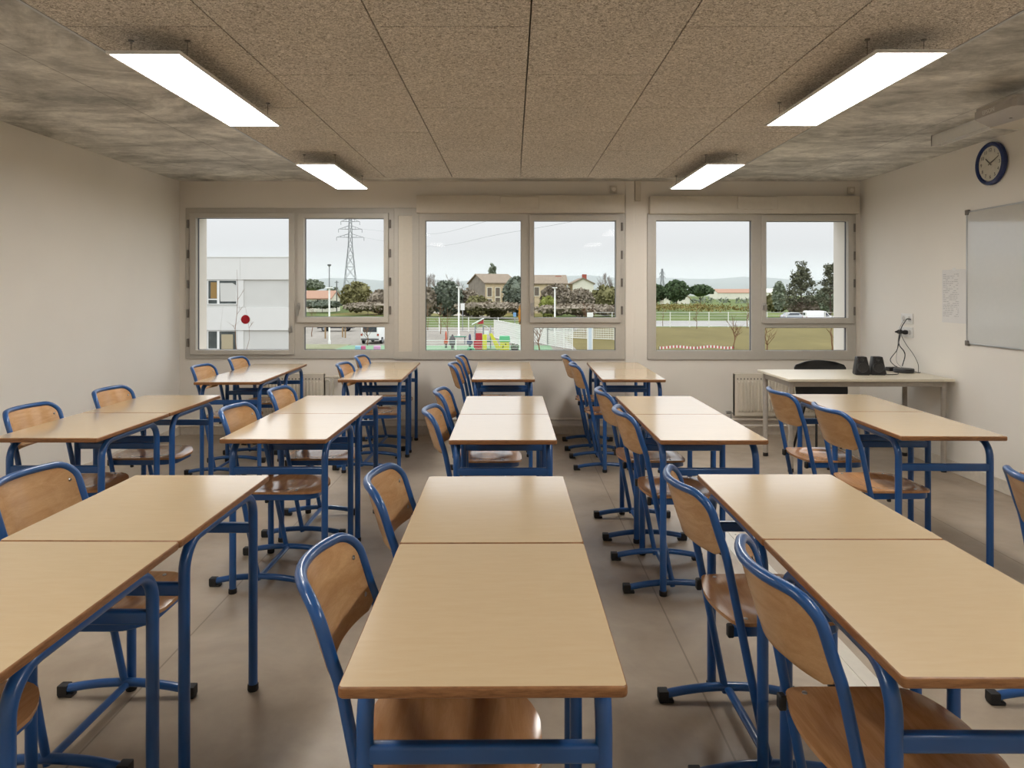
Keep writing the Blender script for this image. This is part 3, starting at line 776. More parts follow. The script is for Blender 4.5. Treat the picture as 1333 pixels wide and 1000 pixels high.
# ------------------------------------------------------------------ board light, projector
e = thing('board_light', 'white linear whiteboard light fixed to the concrete ceiling', 'light fitting', (3.045, 4.55, ZC), 0)
b = MB(); l = .52
b.box(-.034, -.022, -l, l, -.075, 0); b.box(.030, .042, -l, l, -.075, 0); b.box(-.022, .030, -l, l, -.018, 0); b.box(-.034, .042, l - .012, l, -.075, 0); b.box(-.034, .042, -l, -l + .012, -.075, 0)
b.obj('housing', M['white'], e, smooth=False)
M['reflector'] = plain('matt_reflector', lin((190, 188, 184)), 0.5)
MB().prism([(.028, -.02), (.030, -.06), (-.004, -.02)], -l + .012, l - .012, 'y').obj('reflector', M['white'], e, smooth=False)
M['proj'] = plain('projector_grey_shell', lin((176, 172, 168)), 0.45, var=0.02)
e = thing('projector', 'grey ceiling projector beside the wall clock, cut off by the picture edge', 'projector', (2.72, 3.80, 2.40))
poly = [(-.118, .17), (-.105, .185), (.06, .325), (.085, .335), (.10, .32), (.165, -.12), (.155, -.14), (-.10, -.14), (-.118, -.12)]
b = MB(); b.prism(poly, 0, .043, 'z'); b.prism([(u * .97 + .002, v * .97) for u, v in poly], .043, .062, 'z'); b.bevel(.004, 2).obj('shell', M['proj'], e)
M['logo'] = plain('pale_logo', lin((222, 222, 220)), 0.4)
text_mesh('logo', 'EPSON', .032, M['logo'], e, (-.1186, .055, .021), RT)
MB().lathe([(.008, -.002), (.008, .002)], (.05, .12, 0), 'z', 12).obj('screw', M['hinge'], e)
b = MB(); ox_, oy_, oz_ = .38, .30, .03
b.prism([(-.22 + ox_, -.10 + oy_), (-.19 + ox_, .20 + oy_), (.41 + ox_, .28 + oy_), (.41 + ox_, -.12 + oy_)], oz_, oz_ + .085, 'z'); b.bevel(.006, 2).obj('mounting_arm', M['panelbeige'], e)
MB().box(.375 + ox_, .409 + ox_, -.16 + oy_, .30 + oy_, 0, ZC - 2.41).bevel(.003, 1).obj('wall_plate', M['panelbeige'], e)
# cable cover on the floor
M['cover'] = plain('pale_floor_strip', lin((208, 203, 192)), 0.4, var=0.03)
e = thing('floor_strip', 'pale flat cable cover strip on the floor between the right desks', 'cable cover', (1.275, 3.26, 0))
b = MB(); b.prism([(-.075, 0), (-.068, .007), (-.004, .010), (-.003, .007), (.003, .007), (.004, .010), (.068, .007), (.075, 0)], -.92, .92, 'y'); b.obj('cover', M['cover'], e, smooth=False)
for y in (-.85, -.4, .1, .55, .88): MB().lathe([(.006, .009), (.004, .0105)], (.035, y, 0), 'z', 10).obj('screw', M['hinge'], e)
# ================================================================== OUTSIDE
GZ = -3.20
def G(px, py): Y = F * (CZ - GZ) / (py - VY); return Vector(((px - VX) * Y / F, Y, GZ))
def ground(name, col1, col2, pts, dz, scale=.2, rough=.9):
    t = NT(name + '_ground'); v = t.coord((1, .35, 1)); a = t.noise(v, scale, 5, .65); b = t.noise(v, scale * 9, 4, .7)
    c = t.ramp(a, [(.3, col1), (.7, col2)]); c = t.mix(.5, c, t.ramp(b, [(.3, (.7, .7, .7)), (.7, (1.15, 1.15, 1.15))]), 'MULTIPLY')
    m = t.set(c, rough, .2)
    b = MB(); top = [(p[0], p[1]) for p in pts]; b.prism(top, GZ - .3 + dz, GZ + dz, 'z')
    return struct(b.obj(name, m, smooth=False))
ground('meadow', lin((73, 89, 40)), lin((107, 117, 61)), [(-400, 9), (400, 9), (1800, 3000), (-1800, 3000)], 0, .06)
ground('lawn', lin((97, 87, 45)), lin((118, 106, 61)), [(4.8, 10), (70, 10), (70, 96), (9.5, 96), (5.4, 73)], .03, .25)
ground('lane', lin((148, 144, 140)), lin((164, 161, 156)), [(13, 98.5), (90, 98.5), (90, 116), (13, 118)], .02, .3)
ground('schoolyard', lin((133, 127, 117)), lin((150, 143, 133)), [(-46, 10), (4.8, 10), (5.4, 73), (9.3, 96), (-46, 96)], .02, .3)
ground('play_surface', lin((119, 148, 115)), lin((131, 159, 127)), [(-14.5, 45), (3.3, 45), (3.3, 62), (-14.5, 62)], .05, .5)
ground('footpath', lin((150, 142, 127)), lin((165, 156, 142)), [(-27, 181), (-21, 172), (-10, 140), (2, 121), (22, 113), (22, 118), (3, 127), (-7, 148), (-18, 178), (-25, 186)], .03, .3)
ground('verge', lin((128, 128, 94)), lin((151, 151, 124)), [(-23, 58), (-14.5, 58), (-14.5, 63.5), (-23, 63.5)], .05, .5)
ground('yellowed_strip', lin((120, 109, 55)), lin((102, 99, 52)), [(-40, 150), (8, 138), (12, 160), (-40, 215)], .02, .1)

leafm = {}
def leaf_mat(key, c1, c2, sc=1.2):
    if key not in leafm:
        t = NT('foliage_' + key); a = t.noise(t.coord(), sc, 3, .7)
        leafm[key] = t.set(t.ramp(a, [(.3, c1), (.7, c2)]), .85, .15)
    return leafm[key]
M['bark'] = plain('bark', lin((92, 80, 70)), .9, .1)
M['twig'] = plain('grey_twigs', lin((138, 128, 120)), .9, .1)
M['reddishtwig'] = plain('reddish_twigs', lin((122, 92, 70)), .9, .1)
def leaves(b, c, rx, ry, rz, n, s, rnd, flat=False):
    """a crown of small leaf clumps filling an ellipsoid"""
    for _ in range(n):
        while True:
            u = Vector((rnd.uniform(-1, 1), rnd.uniform(-1, 1), rnd.uniform(-1, 1)))
            if .25 < u.length < 1: break
        k = u.length; u = u * (.55 + .5 * k) / max(k, .3) * k
        if flat and u.z < -.25: u.z *= .35
        p = Vector(c) + Vector((u.x * rx, u.y * ry, u.z * rz)); q = s * rnd.uniform(.5, 1.3)
        a = Vector((rnd.gauss(0, 1), rnd.gauss(0, 1), rnd.gauss(0, 1))).normalized(); e = a.orthogonal().normalized(); f = a.cross(e)
        vs = [b.bm.verts.new(p + e * (q * x) + f * (q * y)) for x, y in ((-1, -.4), (.2, -.8), (1, .3), (-.1, .9))]
        b.face(vs)
def branches(b, p, d, l, r, depth, rnd, spread=.55, up=.15, seg=4):
    q = p + d * l
    b.taper(p, q, r, r * .68, seg)
    if depth == 0: return
    for _ in range(rnd.choice((2, 3, 3))):
        nd = (d + Vector((rnd.gauss(0, spread), rnd.gauss(0, spread), rnd.gauss(0, spread * .6) + up))).normalized()
        branches(b, p + d * l * rnd.uniform(.6, 1), nd, l * rnd.uniform(.58, .82), r * .62, depth - 1, rnd, spread, up, seg)
def leafy(name, label, px0, px1, ptop, Y, key, n=900, s=.35, trunk=.2, cat='tree', seed=1, group=None, flat=False, pbot=None, lobes=5):
    """a foliage tree or bush standing on the ground at depth Y, spanning px0..px1 and reaching up to ptop"""
    rnd = random.Random(seed); k = Y / F
    x = ((px0 + px1) / 2 - VX) * k; w = (px1 - px0) * k / 2; zt = CZ + (VY - ptop) * k; H = zt - GZ
    zb = (CZ + (VY - pbot) * k - GZ) if pbot else H * trunk
    e = thing(name, label, cat, (x, Y, GZ), 0, group)
    b = MB(); b.taper((0, 0, -.1), (0, 0, zb + (H - zb) * .45), max(.06, H * .022), max(.03, H * .010), 7)
    if zb > .6:
        for q in range(5):
            a = q * 1.26 + .4; b.taper((0, 0, zb * .8), (math.cos(a) * w * .55, math.sin(a) * w * .5, zb + (H - zb) * .4), H * .010, H * .004, 5)
    b.obj('trunk', M['bark'], e)
    b = MB(); cz, rz = (zb + H) / 2, (H - zb) / 2
    b.ball((0, 0, cz), w * .74, w * .6, rz * .76, 3, .10, rnd)
    if lobes:
        for _ in range(lobes):
            a = rnd.uniform(0, 2 * PI); rr_ = rnd.uniform(.3, .55)
            b.ball((math.cos(a) * w * rr_, math.sin(a) * w * rr_ * .7, cz + rnd.uniform(-.35, .45) * rz), w * .42, w * .4, rz * .42, 2, .14, rnd)
    leaves(b, (0, 0, cz), w, w * .8, rz, n, s, rnd, flat)
    b.obj('foliage', leafm[key], e, smooth=False)
    return e
def bare(name, label, px, ptop, Y, depth=5, seed=1, mat='twig', spread=.5, r=.12, group=None, up=.2, cat='tree', frac=.28):
    rnd = random.Random(seed); k = Y / F; zt = CZ + (VY - ptop) * k; H = zt - GZ
    e = thing(name, label, cat, ((px - VX) * k, Y, GZ), 0, group)
    b = MB(); branches(b, Vector((0, 0, -.05)), Vector((0, 0, 1)), H * frac, r, depth, rnd, spread, up)
    zm = max(v.co.z for v in b.bm.verts)
    for v in b.bm.verts: v.co.z *= H / zm; v.co.x *= min(1, H / zm * 1.1); v.co.y *= min(1, H / zm * 1.1)
    b.obj('branches', M[mat], e, smooth=False)
    return e
leaf_mat('pine', lin((66, 82, 58)), lin((96, 112, 80)))
leaf_mat('dark', lin((98, 106, 96)), lin((128, 134, 116)))
leaf_mat('brown', lin((124, 114, 102)), lin((156, 144, 126)))
leaf_mat('olive', lin((105, 103, 70)), lin((139, 133, 92)))
leaf_mat('lime', lin((123, 130, 64)), lin((146, 149, 84)))
leaf_mat('greygreen', lin((112, 120, 104)), lin((142, 148, 128)))
leaf_mat('vine', lin((115, 103, 59)), lin((141, 126, 75)))
leaf_mat('russet', lin((176, 118, 52)), lin((200, 150, 70)))

# --- far hills and the mist that lies in front of them
def hillmat():
    t = NT('wooded_hills'); a = t.noise(t.coord((1, 1, 3)), .02, 5, .7)
    return t.set(t.ramp(a, [(.3, lin((70, 78, 80))), (.7, lin((92, 98, 94)))]), 1.0, 0.0)
rows = []
for i in range(6):
    r = []
    for j in range(61):
        x = -2200 + 4400 * j / 60; t = i / 5
        px = VX + x * F / 1900
        h = 47 + 7 * math.sin(x * .0035 + .6) + 4 * math.sin(x * .011) + 3 * math.sin(x * .027 + 2) + (10 if px < 470 else 0) * min(1, (470 - px) / 100 if px < 470 else 0)
        r.append((x, 1750 + 260 * t + 30 * math.sin(x * .004), GZ - 2 + h * math.sin(t * PI / 2) * 1.0))
    rows.append(r)
struct(MB().shell(rows, lambda i, j: (0, 3, -8)).obj('hills', hillmat(), smooth=True))
t = NT('mist_volume'); t.t.nodes.remove(t.b)
sc_ = t.n('ShaderNodeVolumePrincipled'); sc_.inputs['Density'].default_value = .00095; sc_.inputs['Color'].default_value = (.95, .965, .99, 1); sc_.inputs['Anisotropy'].default_value = 0.1
t.l(sc_.outputs[0], t.t.nodes['Material Output'].inputs['Volume'])
mist = MB().box(-2300, 2300, 900, 2100, GZ - 9, 62).obj('mist', t.m, smooth=False); struct(mist)

# --- white school wing seen through the left window
M['render'] = plain('white_render', lin((213, 212, 208)), .8, .2, var=.015, scale=2)
M['renderg'] = plain('grey_white_render', lin((200, 199, 194)), .8, .2, var=.03, scale=.8)
M['darkglass'] = plain('dark_window_glass', lin((70, 76, 74)), .08, .6, var=.3, scale=2)
M['whitepvc'] = plain('white_pvc', lin((224, 224, 220)), .4)
M['brownboard'] = plain('brown_board', lin((142, 112, 62)), .7)
Y = 44.8; k = Y / F
def ZX(py): return CZ + (VY - py) * k
def XX(px): return (px - VX) * k
e = thing('school_wing', 'white two-storey school building outside the left window', 'building', (XX(386), Y, GZ))
def bld(name, x0, x1, z0, z1, y0, y1, mat, par=None):
    return MB().box(x0 - XX(386), x1 - XX(386), y0, y1, z0 - GZ, z1 - GZ).obj(name, mat, par or e, smooth=False)
xl, xr = -46.0, XX(386)
MB().prism([(xl - xr, .12), (0, .12), (-5.2, 14), (xl - xr, 14)], 0, ZX(335) - GZ, 'z').obj('wall', M['renderg'], e, smooth=False)
bld('parapet_band', xl, xr, ZX(364), ZX(334.5), 0, .3, M['render']); bld('spandrel_band', xl, xr, ZX(430), ZX(400.5), 0, .3, M['render'])
bld('base_band', xl, xr, GZ, ZX(462), 0, .3, M['render'])
bld('coping', xl, xr, ZX(335), ZX(334), -.04, .5, M['whitepvc'])
bld('pilaster', XX(308.5), XX(316.5), ZX(400), ZX(364), .05, .3, M['render']); bld('pilaster', XX(308.5), XX(316.5), ZX(462), ZX(430), .05, .3, M['render'])
bld('band_joint', XX(312.2), XX(312.7), ZX(364), ZX(334.5), -.012, .0, M['renderg'])
for (t0, b0) in ((364.5, 396.5), (430.5, 461.5)):
    for px0, px1 in ((216, 262), (269.5, 308)):
        wf = MB().plate(XX(px0) - xr, XX(px1) - xr, ZX(b0) - GZ, ZX(t0) - GZ, [(XX(px0 + 1) - xr, XX(px0 + 12.5) - xr, ZX(b0 - 7.5) - GZ, ZX(t0 + 1) - GZ), (XX(px0 + 1) - xr, XX(px0 + 12.5) - xr, ZX(b0 - 1) - GZ, ZX(b0 - 6) - GZ), (XX(px0 + 15.5) - xr, XX(px1 - 1) - xr, ZX(b0 - 1) - GZ, ZX(t0 + 1) - GZ)], .06, .14).obj('window_frame', M['whitepvc'], e, smooth=False)
        MB().box(XX(px0) - xr, XX(px1) - xr, .10, .11, ZX(b0) - GZ, ZX(t0) - GZ).obj('window_pane', M['darkglass'], wf, smooth=False)
        if t0 < 400:
            MB().box(XX(px0 + 4) - xr, XX(px0 + 12) - xr, .085, .098, ZX(b0 - 8) - GZ, ZX(t0 + 3) - GZ).obj('brown_panel', M['brownboard'], wf, smooth=False)
            MB().prism([(XX(px0 + 16.5) - xr, ZX(b0 - 4) - GZ), (XX(px1 - 1) - xr, ZX(b0 - 4) - GZ), (XX(px1 - 1.5) - xr, ZX(t0 + 7) - GZ), (XX(px1 - 6) - xr, ZX(t0 + 4) - GZ), (XX(px0 + 16) - xr, ZX(t0 + 4) - GZ)], .085, .098, 'y').obj('blind', M['renderg'], wf, smooth=False)
        else:
            MB().box(XX(px0 + 18) - xr, XX(px0 + 33) - xr, .085, .098, ZX(b0 - 2) - GZ, ZX(t0 + 5) - GZ).obj('blind', plain('beige_blind', lin((168, 156, 128)), .8), wf, smooth=False)
# red round access mark on the left pane
M['red'] = plain('red_film', lin((178, 16, 36)), .5, var=.02)
e = thing('round_sticker', 'red round marker stuck on the left window pane', 'sticker', (BX(318.7), YB - .018 + .035, BZ(416)))
MB().lathe([(.0445, -.0012), (.0445, -.0006)], (0, 0, 0), 'y', 36).obj('disc', M['red'], e)
MB().lathe([(.047, -.0005), (.047, 0.0006)], (0, 0, 0), 'y', 36).obj('white_edge', M['whitepvc'], e)

# --- slim climbers / saplings
def sapling(label, base, ptop, seed, bend=.25, r=.03, mat='reddishtwig', n=6, tw=.9):
    rnd = random.Random(seed); k = base.y / F; H = CZ + (VY - ptop) * k - GZ
    e = thing('sapling', label, 'young tree', base, 0, 'bare saplings outside')
    b = MB(); pts = [Vector((0, 0, -.05))]
    for i in range(1, 9): pts.append(Vector((bend * math.sin(i * 1.1 + seed) * .5 + rnd.uniform(-.05, .05), 0, H * i / 8)))
    for i in range(8): b.taper(pts[i], pts[i + 1], r * (1 - i * .1), r * (1 - (i + 1) * .1), 5)
    for i in range(n):
        t = rnd.randint(2, 6); p = pts[t]; a = rnd.uniform(0, 2 * PI)
        q = p + Vector((math.cos(a) * tw * .5, math.sin(a) * tw * .3, rnd.uniform(.3, .8) * tw)); b.taper(p, q, r * .45, r * .2, 4)
        for _ in range(2): b.taper(p.lerp(q, .6), p.lerp(q, .6) + Vector((rnd.uniform(-.4, .4) * tw, rnd.uniform(-.2, .2), .4 * tw)), r * .3, r * .12, 4)
    b.obj('stem', M[mat], e, smooth=False); return e
def at(px, Y): return Vector(((px - VX) * Y / F, Y, GZ))
sapling('bare sapling before the white building, dark one touching its window edge', at(308, 34), 351, 1, .12, .022, n=4, tw=.6)
sapling('bare sapling before the white building, thin one right of the red marker', at(322, 33), 399, 2, .15, .016, n=2, tw=.5)
sapling('bare sapling before the white building, thinnest one below its window', at(289, 34), 399, 4, .12, .010, 'twig', 2, .4)
sapling('small bare sapling on the lawn outside the right window', G(955, 454), 415, 5, .15, .055, n=11, tw=1.3)
sapling('bare sapling at the left edge of the low right-hand pane', at(997.5, 56), 425, 6, .1, .06, n=10, tw=1.6)
sapling('slim bare trunk at the right edge of the low right-hand pane', at(1083, 55), 405, 7, .12, .07, n=3)
sapling('bare sapling by the white mesh fence, beyond the middle of the lawn', at(907, 92), 391, 8, .1, .05, n=7, tw=1.2)
sapling('bare sapling by the white mesh fence, beyond the right end of the lawn', at(973, 93), 388, 9, .1, .06, n=7, tw=1.3)
sapling('bare sapling by the white mesh fence, near its left end', at(863, 98), 388, 10, .1, .05, n=5, tw=1)
sapling('bare sapling behind the play area fence, leftmost', at(557, 88), 393, 11, .1, .05, n=5, tw=1)
sapling('bare sapling behind the play area fence, left of the lamp post', at(573.5, 80), 394, 12, .1, .05, n=6, tw=1.3)
sapling('bare russet sapling beside the red spring rider', at(582.5, 70), 400, 13, .1, .045, n=6, tw=1)
sapling('bare forked sapling behind the white panel fence, low middle pane', at(702, 55), 424, 14, .2, .06, n=9, tw=1.5)
sapling('bare sapling left of the white signboard post outside the middle window', at(762, 79), 396, 15, .15, .05, n=9, tw=1.4)
sapling('bare sapling right of the white signboard post outside the middle window', at(773, 90), 398, 16, .15, .05, n=7, tw=1.2)
sapling('bare sapling in the parking area, left of the lamp posts', at(406, 75), 400, 17, .1, .05, n=6, tw=1.4)
sapling('bare sapling in the parking area, before the white van', at(478.5, 62), 418, 18, .1, .05, n=8, tw=1.1)
sapling('bare sapling in the meadow right of the pylon foot', at(489.5, 105), 400, 19, .1, .05, n=5, tw=1.2)

# --- lattice pylon
M['galv'] = plain('galvanised_steel', lin((140, 142, 146)), .6, .4)
def pylon(label, px, ptop, Y, wbase, arms, warm=1.0, seg=9, r=.16):
    k = Y / F; H = CZ + (VY - ptop) * k - GZ
    e = thing('power_pylon', label, 'pylon', ((px - VX) * k, Y, GZ), 0.12, 'pylons')
    def half(z): t = z / H; return (wbase / 2) * (1 - t / .62) + .95 * (t / .62) if t < .62 else .95 - .45 * (t - .62) / .38
    b = MB(); zs = [H * (1 - (1 - i / seg) ** 1.25) for i in range(seg + 1)]
    crn = lambda z: [Vector((sx * half(z), sy * half(z), z)) for sx, sy in ((-1, -1), (1, -1), (1, 1), (-1, 1))]
    for i in range(seg):
        a, c = crn(zs[i]), crn(zs[i + 1])
        for q in range(4):
            b.taper(a[q], c[q], r, r, 4)
            b.taper(a[q], c[(q + 1) % 4], r * .55, r * .55, 4); b.taper(a[(q + 1) % 4], c[q], r * .55, r * .55, 4); b.taper(c[q], c[(q + 1) % 4], r * .5, r * .5, 4)
    b.obj('lattice_mast', M['galv'], e, smooth=False)
    for pz, hw in arms:
        z = CZ + (VY - pz) * k - GZ; w = hw * k; b = MB(); h = half(z)
        for s in (-1, 1):
            for sy in (-h, h):
                b.taper((s * h, sy, z), (s * w, 0, z), r * .8, r * .6, 4); b.taper((s * h, sy, z + 1.6), (s * w, 0, z), r * .7, r * .5, 4)
            for q in (.35, .65): b.taper((s * (h + (w - h) * q), 0, z), (s * (h + (w - h) * q), 0, z + 1.6 * (1 - q)), r * .5, r * .5, 4)
            b.taper((s * w, 0, z), (s * w, 0, z - 1.6), r * .8, r * .8, 5)
        b.obj('cross_arm', M['galv'], e, smooth=False)
    return e
pylon('tall lattice power pylon rising behind the meadow, left window', 456, 276, 335, 7.2, ((288.5, 12), (298.5, 15), (309, 17.5)))
pylon('small far lattice pylon behind the umbrella pines, right window', 862, 350, 620, 7.0, ((356, 3.5), (361, 4)), r=.22)
M['wire'] = plain('power_line', lin((150, 152, 156)), .6)
for lab, pts in (('lower overhead power line crossing the sky of the middle window', [(472, 309, 335), (557, 321, 255), (650, 305, 190), (742, 289, 150), (860, 262, 115)]),
                 ('upper overhead power line crossing the sky of the middle window', [(470, 298, 335), (555, 305, 255), (630, 289, 195), (742, 258, 150)])):
    tag(MB().tube(smooth_path([P(*p) for p in pts], 5), .035, (0, 0, 1), 5).obj('power_line', M['wire']), lab, 'power line', 'power lines')

# --- lamp posts and sign posts
M['whitepost'] = plain('white_post_paint', lin((232, 232, 226)), .5, var=.02)
M['greypost'] = plain('grey_post_paint', lin((104, 104, 104)), .6)
def lamppost(label, px, ptop, Y, r, thead=True, m='whitepost'):
    k = Y / F; H = CZ + (VY - ptop) * k - GZ
    e = thing('lamp_post', label, 'lamp post', ((px - VX) * k, Y, GZ), 0, 'lamp posts')
    MB().lathe([(r * 1.5, 0), (r * 1.5, .35), (r, .4), (r, H - .08)], (0, 0, 0), 'z', 10).obj('post', M[m], e)
    if thead: MB().box(-.28, .28, -.18, .18, H - .08, H + .02).bevel(.03, 1).obj('lamp_head', M[m], e)
    else: MB().lathe([(.12, H - .1), (.3, H + .05), (.3, H + .2), (.1, H + .25)], (0, 0, 0), 'z', 12).obj('lamp_head', M[m], e)
lamppost('white T-headed lamp post behind the playground, left of the stone house', 597.2, 373.5, 74, .085)
lamppost('white T-headed lamp post before the long house, right of the window mullion', 722.3, 374.5, 78, .085)
lamppost('white T-headed lamp post outside the left window, in the parking area', 428.7, 374.5, 64, .08)
lamppost('taller dark lamp post right behind the white one, left window', 428.7, 346, 110, .07, False, 'greypost')
def pole(label, px, ptop, Y, r, m='greypost'):
    k = Y / F; H = CZ + (VY - ptop) * k - GZ
    e = thing('utility_pole', label, 'pole', ((px - VX) * k, Y, GZ), 0, 'poles')
    MB().lathe([(r * 1.2, 0), (r, H)], (0, 0, 0), 'z', 8).obj('pole', M[m], e); MB().box(-.5, .5, -.05, .05, H - .5, H - .35).obj('cross_piece', M[m], e, smooth=False)
pole('thin dark utility pole right of the lamp posts, left window', 438.3, 365.5, 178, .13)
pole('thin grey utility pole at the right edge of the middle window', 798, 376, 170, .12)
def sign(label, px, ptop, pbot, Y, w, col, two=False):
    k = Y / F; z1, z0 = CZ + (VY - ptop) * k - GZ, CZ + (VY - pbot) * k - GZ
    e = thing('sign', label, 'sign', ((px - VX) * k, Y, GZ), 0, 'signs')
    MB().lathe([(.045, 0), (.045, z1)], (0, 0.04, 0), 'z', 8).obj('post', M['galv' if not two else 'whitepost'], e)
    MB().box(-w / 2, w / 2, -.03, 0, z0, z1).bevel(.015, 1).obj('sign_panel', col, e)
sign('small grey-white sign panel right of the playground lamp post', 602.2, 395, 404, 86, .5, M['whitepvc'])
sign('small blue sign on a post before the footpath, middle window', 670, 407, 412.5, 84, .36, plain('sign_blue', lin((112, 156, 196)), .5))
e = thing('signboard_post', 'broad white signboard post outside the right half of the middle window', 'sign post', at(768, 55)); 
MB().box(-.22, .22, -.06, .06, 0, CZ + (VY - 407) * 55 / F - GZ).bevel(.02, 1).obj('post', M['whitepost'], e)
MB().box(-.13, .13, -.075, -.06, .2, 2.2).obj('inlay', plain('pale_blue_panel', lin((196, 208, 218)), .5), e, smooth=False)

# --- fences
M['mesh'] = plain('white_fence_wire', lin((226, 226, 220)), .6)
def fence(label, pts, h, step, pw=.06, wires=7, vert=0, wr=.012, mat='whitepost', z0=0):
    e = thing('fence', label, 'fence', (pts[0][0], pts[0][1], GZ), 0, 'white fences'); o = Vector((pts[0][0], pts[0][1], 0))
    mb = MB()
    for a, c in zip(pts[:-1], pts[1:]):
        a = Vector((a[0], a[1], 0)) - o; c = Vector((c[0], c[1], 0)) - o; L = (c - a).length; n = max(1, round(L / step)); d = (c - a) / n
        for i in range(n + 1):
            p = a + d * i; MB().box(p.x - pw / 2, p.x + pw / 2, p.y - pw / 2, p.y + pw / 2, z0, h + .04).obj('post', M[mat], e, smooth=False)
        for w in range(wires + 1):
            z = z0 + .12 + (h - z0 - .16) * w / wires; rr_ = wr * (1.8 if w in (0, wires) else 1)
            mb.bar(a + Vector((0, 0, z)), c + Vector((0, 0, z)), rr_ * 2, rr_ * 2)
        if vert:
            m_ = int(L / vert)
            for i in range(m_): q = a + (c - a) * (i / m_); mb.box(q.x - wr, q.x + wr, q.y - wr, q.y + wr, z0 + .1, h)
    mb.obj('mesh_panel', M['mesh'], e, smooth=False)
fence('long white mesh fence with posts beyond the brown lawn, right window', [(11, 96.5), (64, 96.5)], 2.05, 2.62, .09, 5, 0, .014)
fence('white post and wire fence behind the playground, middle window', [(-16, 86), (9, 84)], 1.7, 3.4, .10, 5, 0, .012)
fence('white panel fence running towards the school right of the playground', [(-1.9, 73), (.75, 61), (.9, 58)], 1.9, 1.25, .05, 9, .16, .02)
fence('white panel fence along the front of the playground, ending at the lawn', [(1.6, 68), (3.1, 62), (4.9, 57.5)], 1.75, 1.6, .06, 9, .18, .02)
fence('white panel fence at the right end of the low middle pane', [(5.9, 72), (10.0, 69.5)], 2.1, 2.0, .06, 9, .18, .02)
fence('low white fence in front of the play equipment, middle window', [(-9.5, 55.6), (.6, 55.4)], .95, 4.2, .08, 4, 0, .012)
# red and white tape
e = thing('barrier_tape', 'red and white striped tape strung low across the lawn', 'barrier tape', at(858, 57))
w = (955 - 858) * 57 / F; n = 44
wp, rp = MB(), MB()
for i in range(n):
    x0, x1 = w * i / n, w * (i + 1) / n; z = .12 + .10 * math.sin(i / n * PI * 2.2) ** 2
    (rp if i % 2 else wp).box(x0, x1, -.01, .01, z, z + .20)
wp.obj('white_stripe', M['whitepost'], e, smooth=False); rp.obj('red_stripe', plain('tape_red', lin((176, 74, 74)), .6), e, smooth=False)
for i in range(3): MB().box(w * i / 2 - .02, w * i / 2 + .02, -.02, .02, 0, .35).obj('stake', M['bark'], e, smooth=False)

# --- houses
M['stone'] = plain('pale_stone_wall', lin((196, 178, 148)), .9, .1, var=.16, scale=1.2)
M['stoned'] = plain('grey_stone_gable', lin((134, 126, 116)), .9, .1, var=.16, scale=1.2)
M['tiles'] = plain('weathered_roof_tiles', lin((140, 126, 110)), .9, .1, var=.14, scale=2)
M['orange'] = plain('orange_roof_tiles', lin((166, 132, 112)), .9, .1, var=.1, scale=2)
M['creamwall'] = plain('cream_wall', lin((226, 222, 206)), .9, .1, var=.05, scale=1)
M['brick'] = plain('red_brick', lin((160, 88, 74)), .9, .1)
M['shut'] = plain('grey_shutters', lin((112, 102, 92)), .8, .2)
def gable_house(label, x0, x1, y0, y1, eave, ridge, wall, roof, axis='x', wins=(), chim=(), gablemat=None):
    """axis = direction of the ridge"""
    cx, cy = (x0 + x1) / 2, (y0 + y1) / 2
    e = thing('house', label, 'house', (cx, cy, GZ), 0, 'houses beyond the meadow')
    X, Y_ = (x1 - x0) / 2, (y1 - y0) / 2; ev, rg = eave - GZ, ridge - GZ
    if axis == 'x':
        MB().box(-X, X, -Y_, Y_, 0, ev).obj('wall', wall, e, smooth=False)
        MB().prism([(-Y_, ev), (Y_, ev), (0, rg)], -X, X, 'x').obj('gable', gablemat or wall, e, smooth=False)
        o = .35; m = (rg - ev) / Y_; b = MB()
        b.prism([(-Y_ - o, ev - o * m), (0, rg), (0, rg + .25), (-Y_ - o, ev - o * m + .25)], -X - o, X + o, 'x')
        b.prism([(Y_ + o, ev - o * m), (0, rg), (0, rg + .25), (Y_ + o, ev - o * m + .25)], -X - o, X + o, 'x'); b.obj('roof', roof, e, smooth=False)
        if gablemat: MB().box(-X - .03, -X, -Y_, Y_, 0, ev).obj('side_wall', gablemat, e, smooth=False)
    else:
        MB().box(-X, X, -Y_, Y_, 0, ev).obj('wall', wall, e, smooth=False)
        MB().prism([(-X, ev), (X, ev), (0, rg)], -Y_, Y_, 'y').obj('gable', wall, e, smooth=False)
        o = .35; m = (rg - ev) / X; b = MB()
        b.prism([(-X - o, ev - o * m), (0, rg), (0, rg + .25), (-X - o, ev - o * m + .25)], -Y_ - o, Y_ + o, 'y')
        b.prism([(X + o, ev - o * m), (0, rg), (0, rg + .25), (X + o, ev - o * m + .25)], -Y_ - o, Y_ + o, 'y'); b.obj('roof', roof, e, smooth=False)
    for wx, wz, ww, wh_ in wins:
        f = MB().plate(wx - ww / 2 - .12 - cx, wx + ww / 2 + .12 - cx, wz - .12 - GZ, wz + wh_ + .12 - GZ, [(wx - ww / 2 - cx, wx + ww / 2 - cx, wz - GZ, wz + wh_ - GZ)], -Y_ - .06, -Y_).obj('window_surround', M['creamwall'], e, smooth=False)
        MB().box(wx - ww / 2 - cx, wx + ww / 2 - cx, -Y_ - .04, -Y_, wz - GZ, wz + wh_ - GZ).obj('shutter', M['shut'], f, smooth=False)
    for hx, hy_, w_, z1 in chim:
        MB().box(hx - w_ / 2 - cx, hx + w_ / 2 - cx, hy_ - w_ / 2 - cy, hy_ + w_ / 2 - cy, ev, z1 - GZ).obj('chimney', M['brick'], e, smooth=False)
    return e
Y = 160.; k = Y / F
X_ = lambda p: (p - VX) * k
Z_ = lambda p: CZ + (VY - p) * k
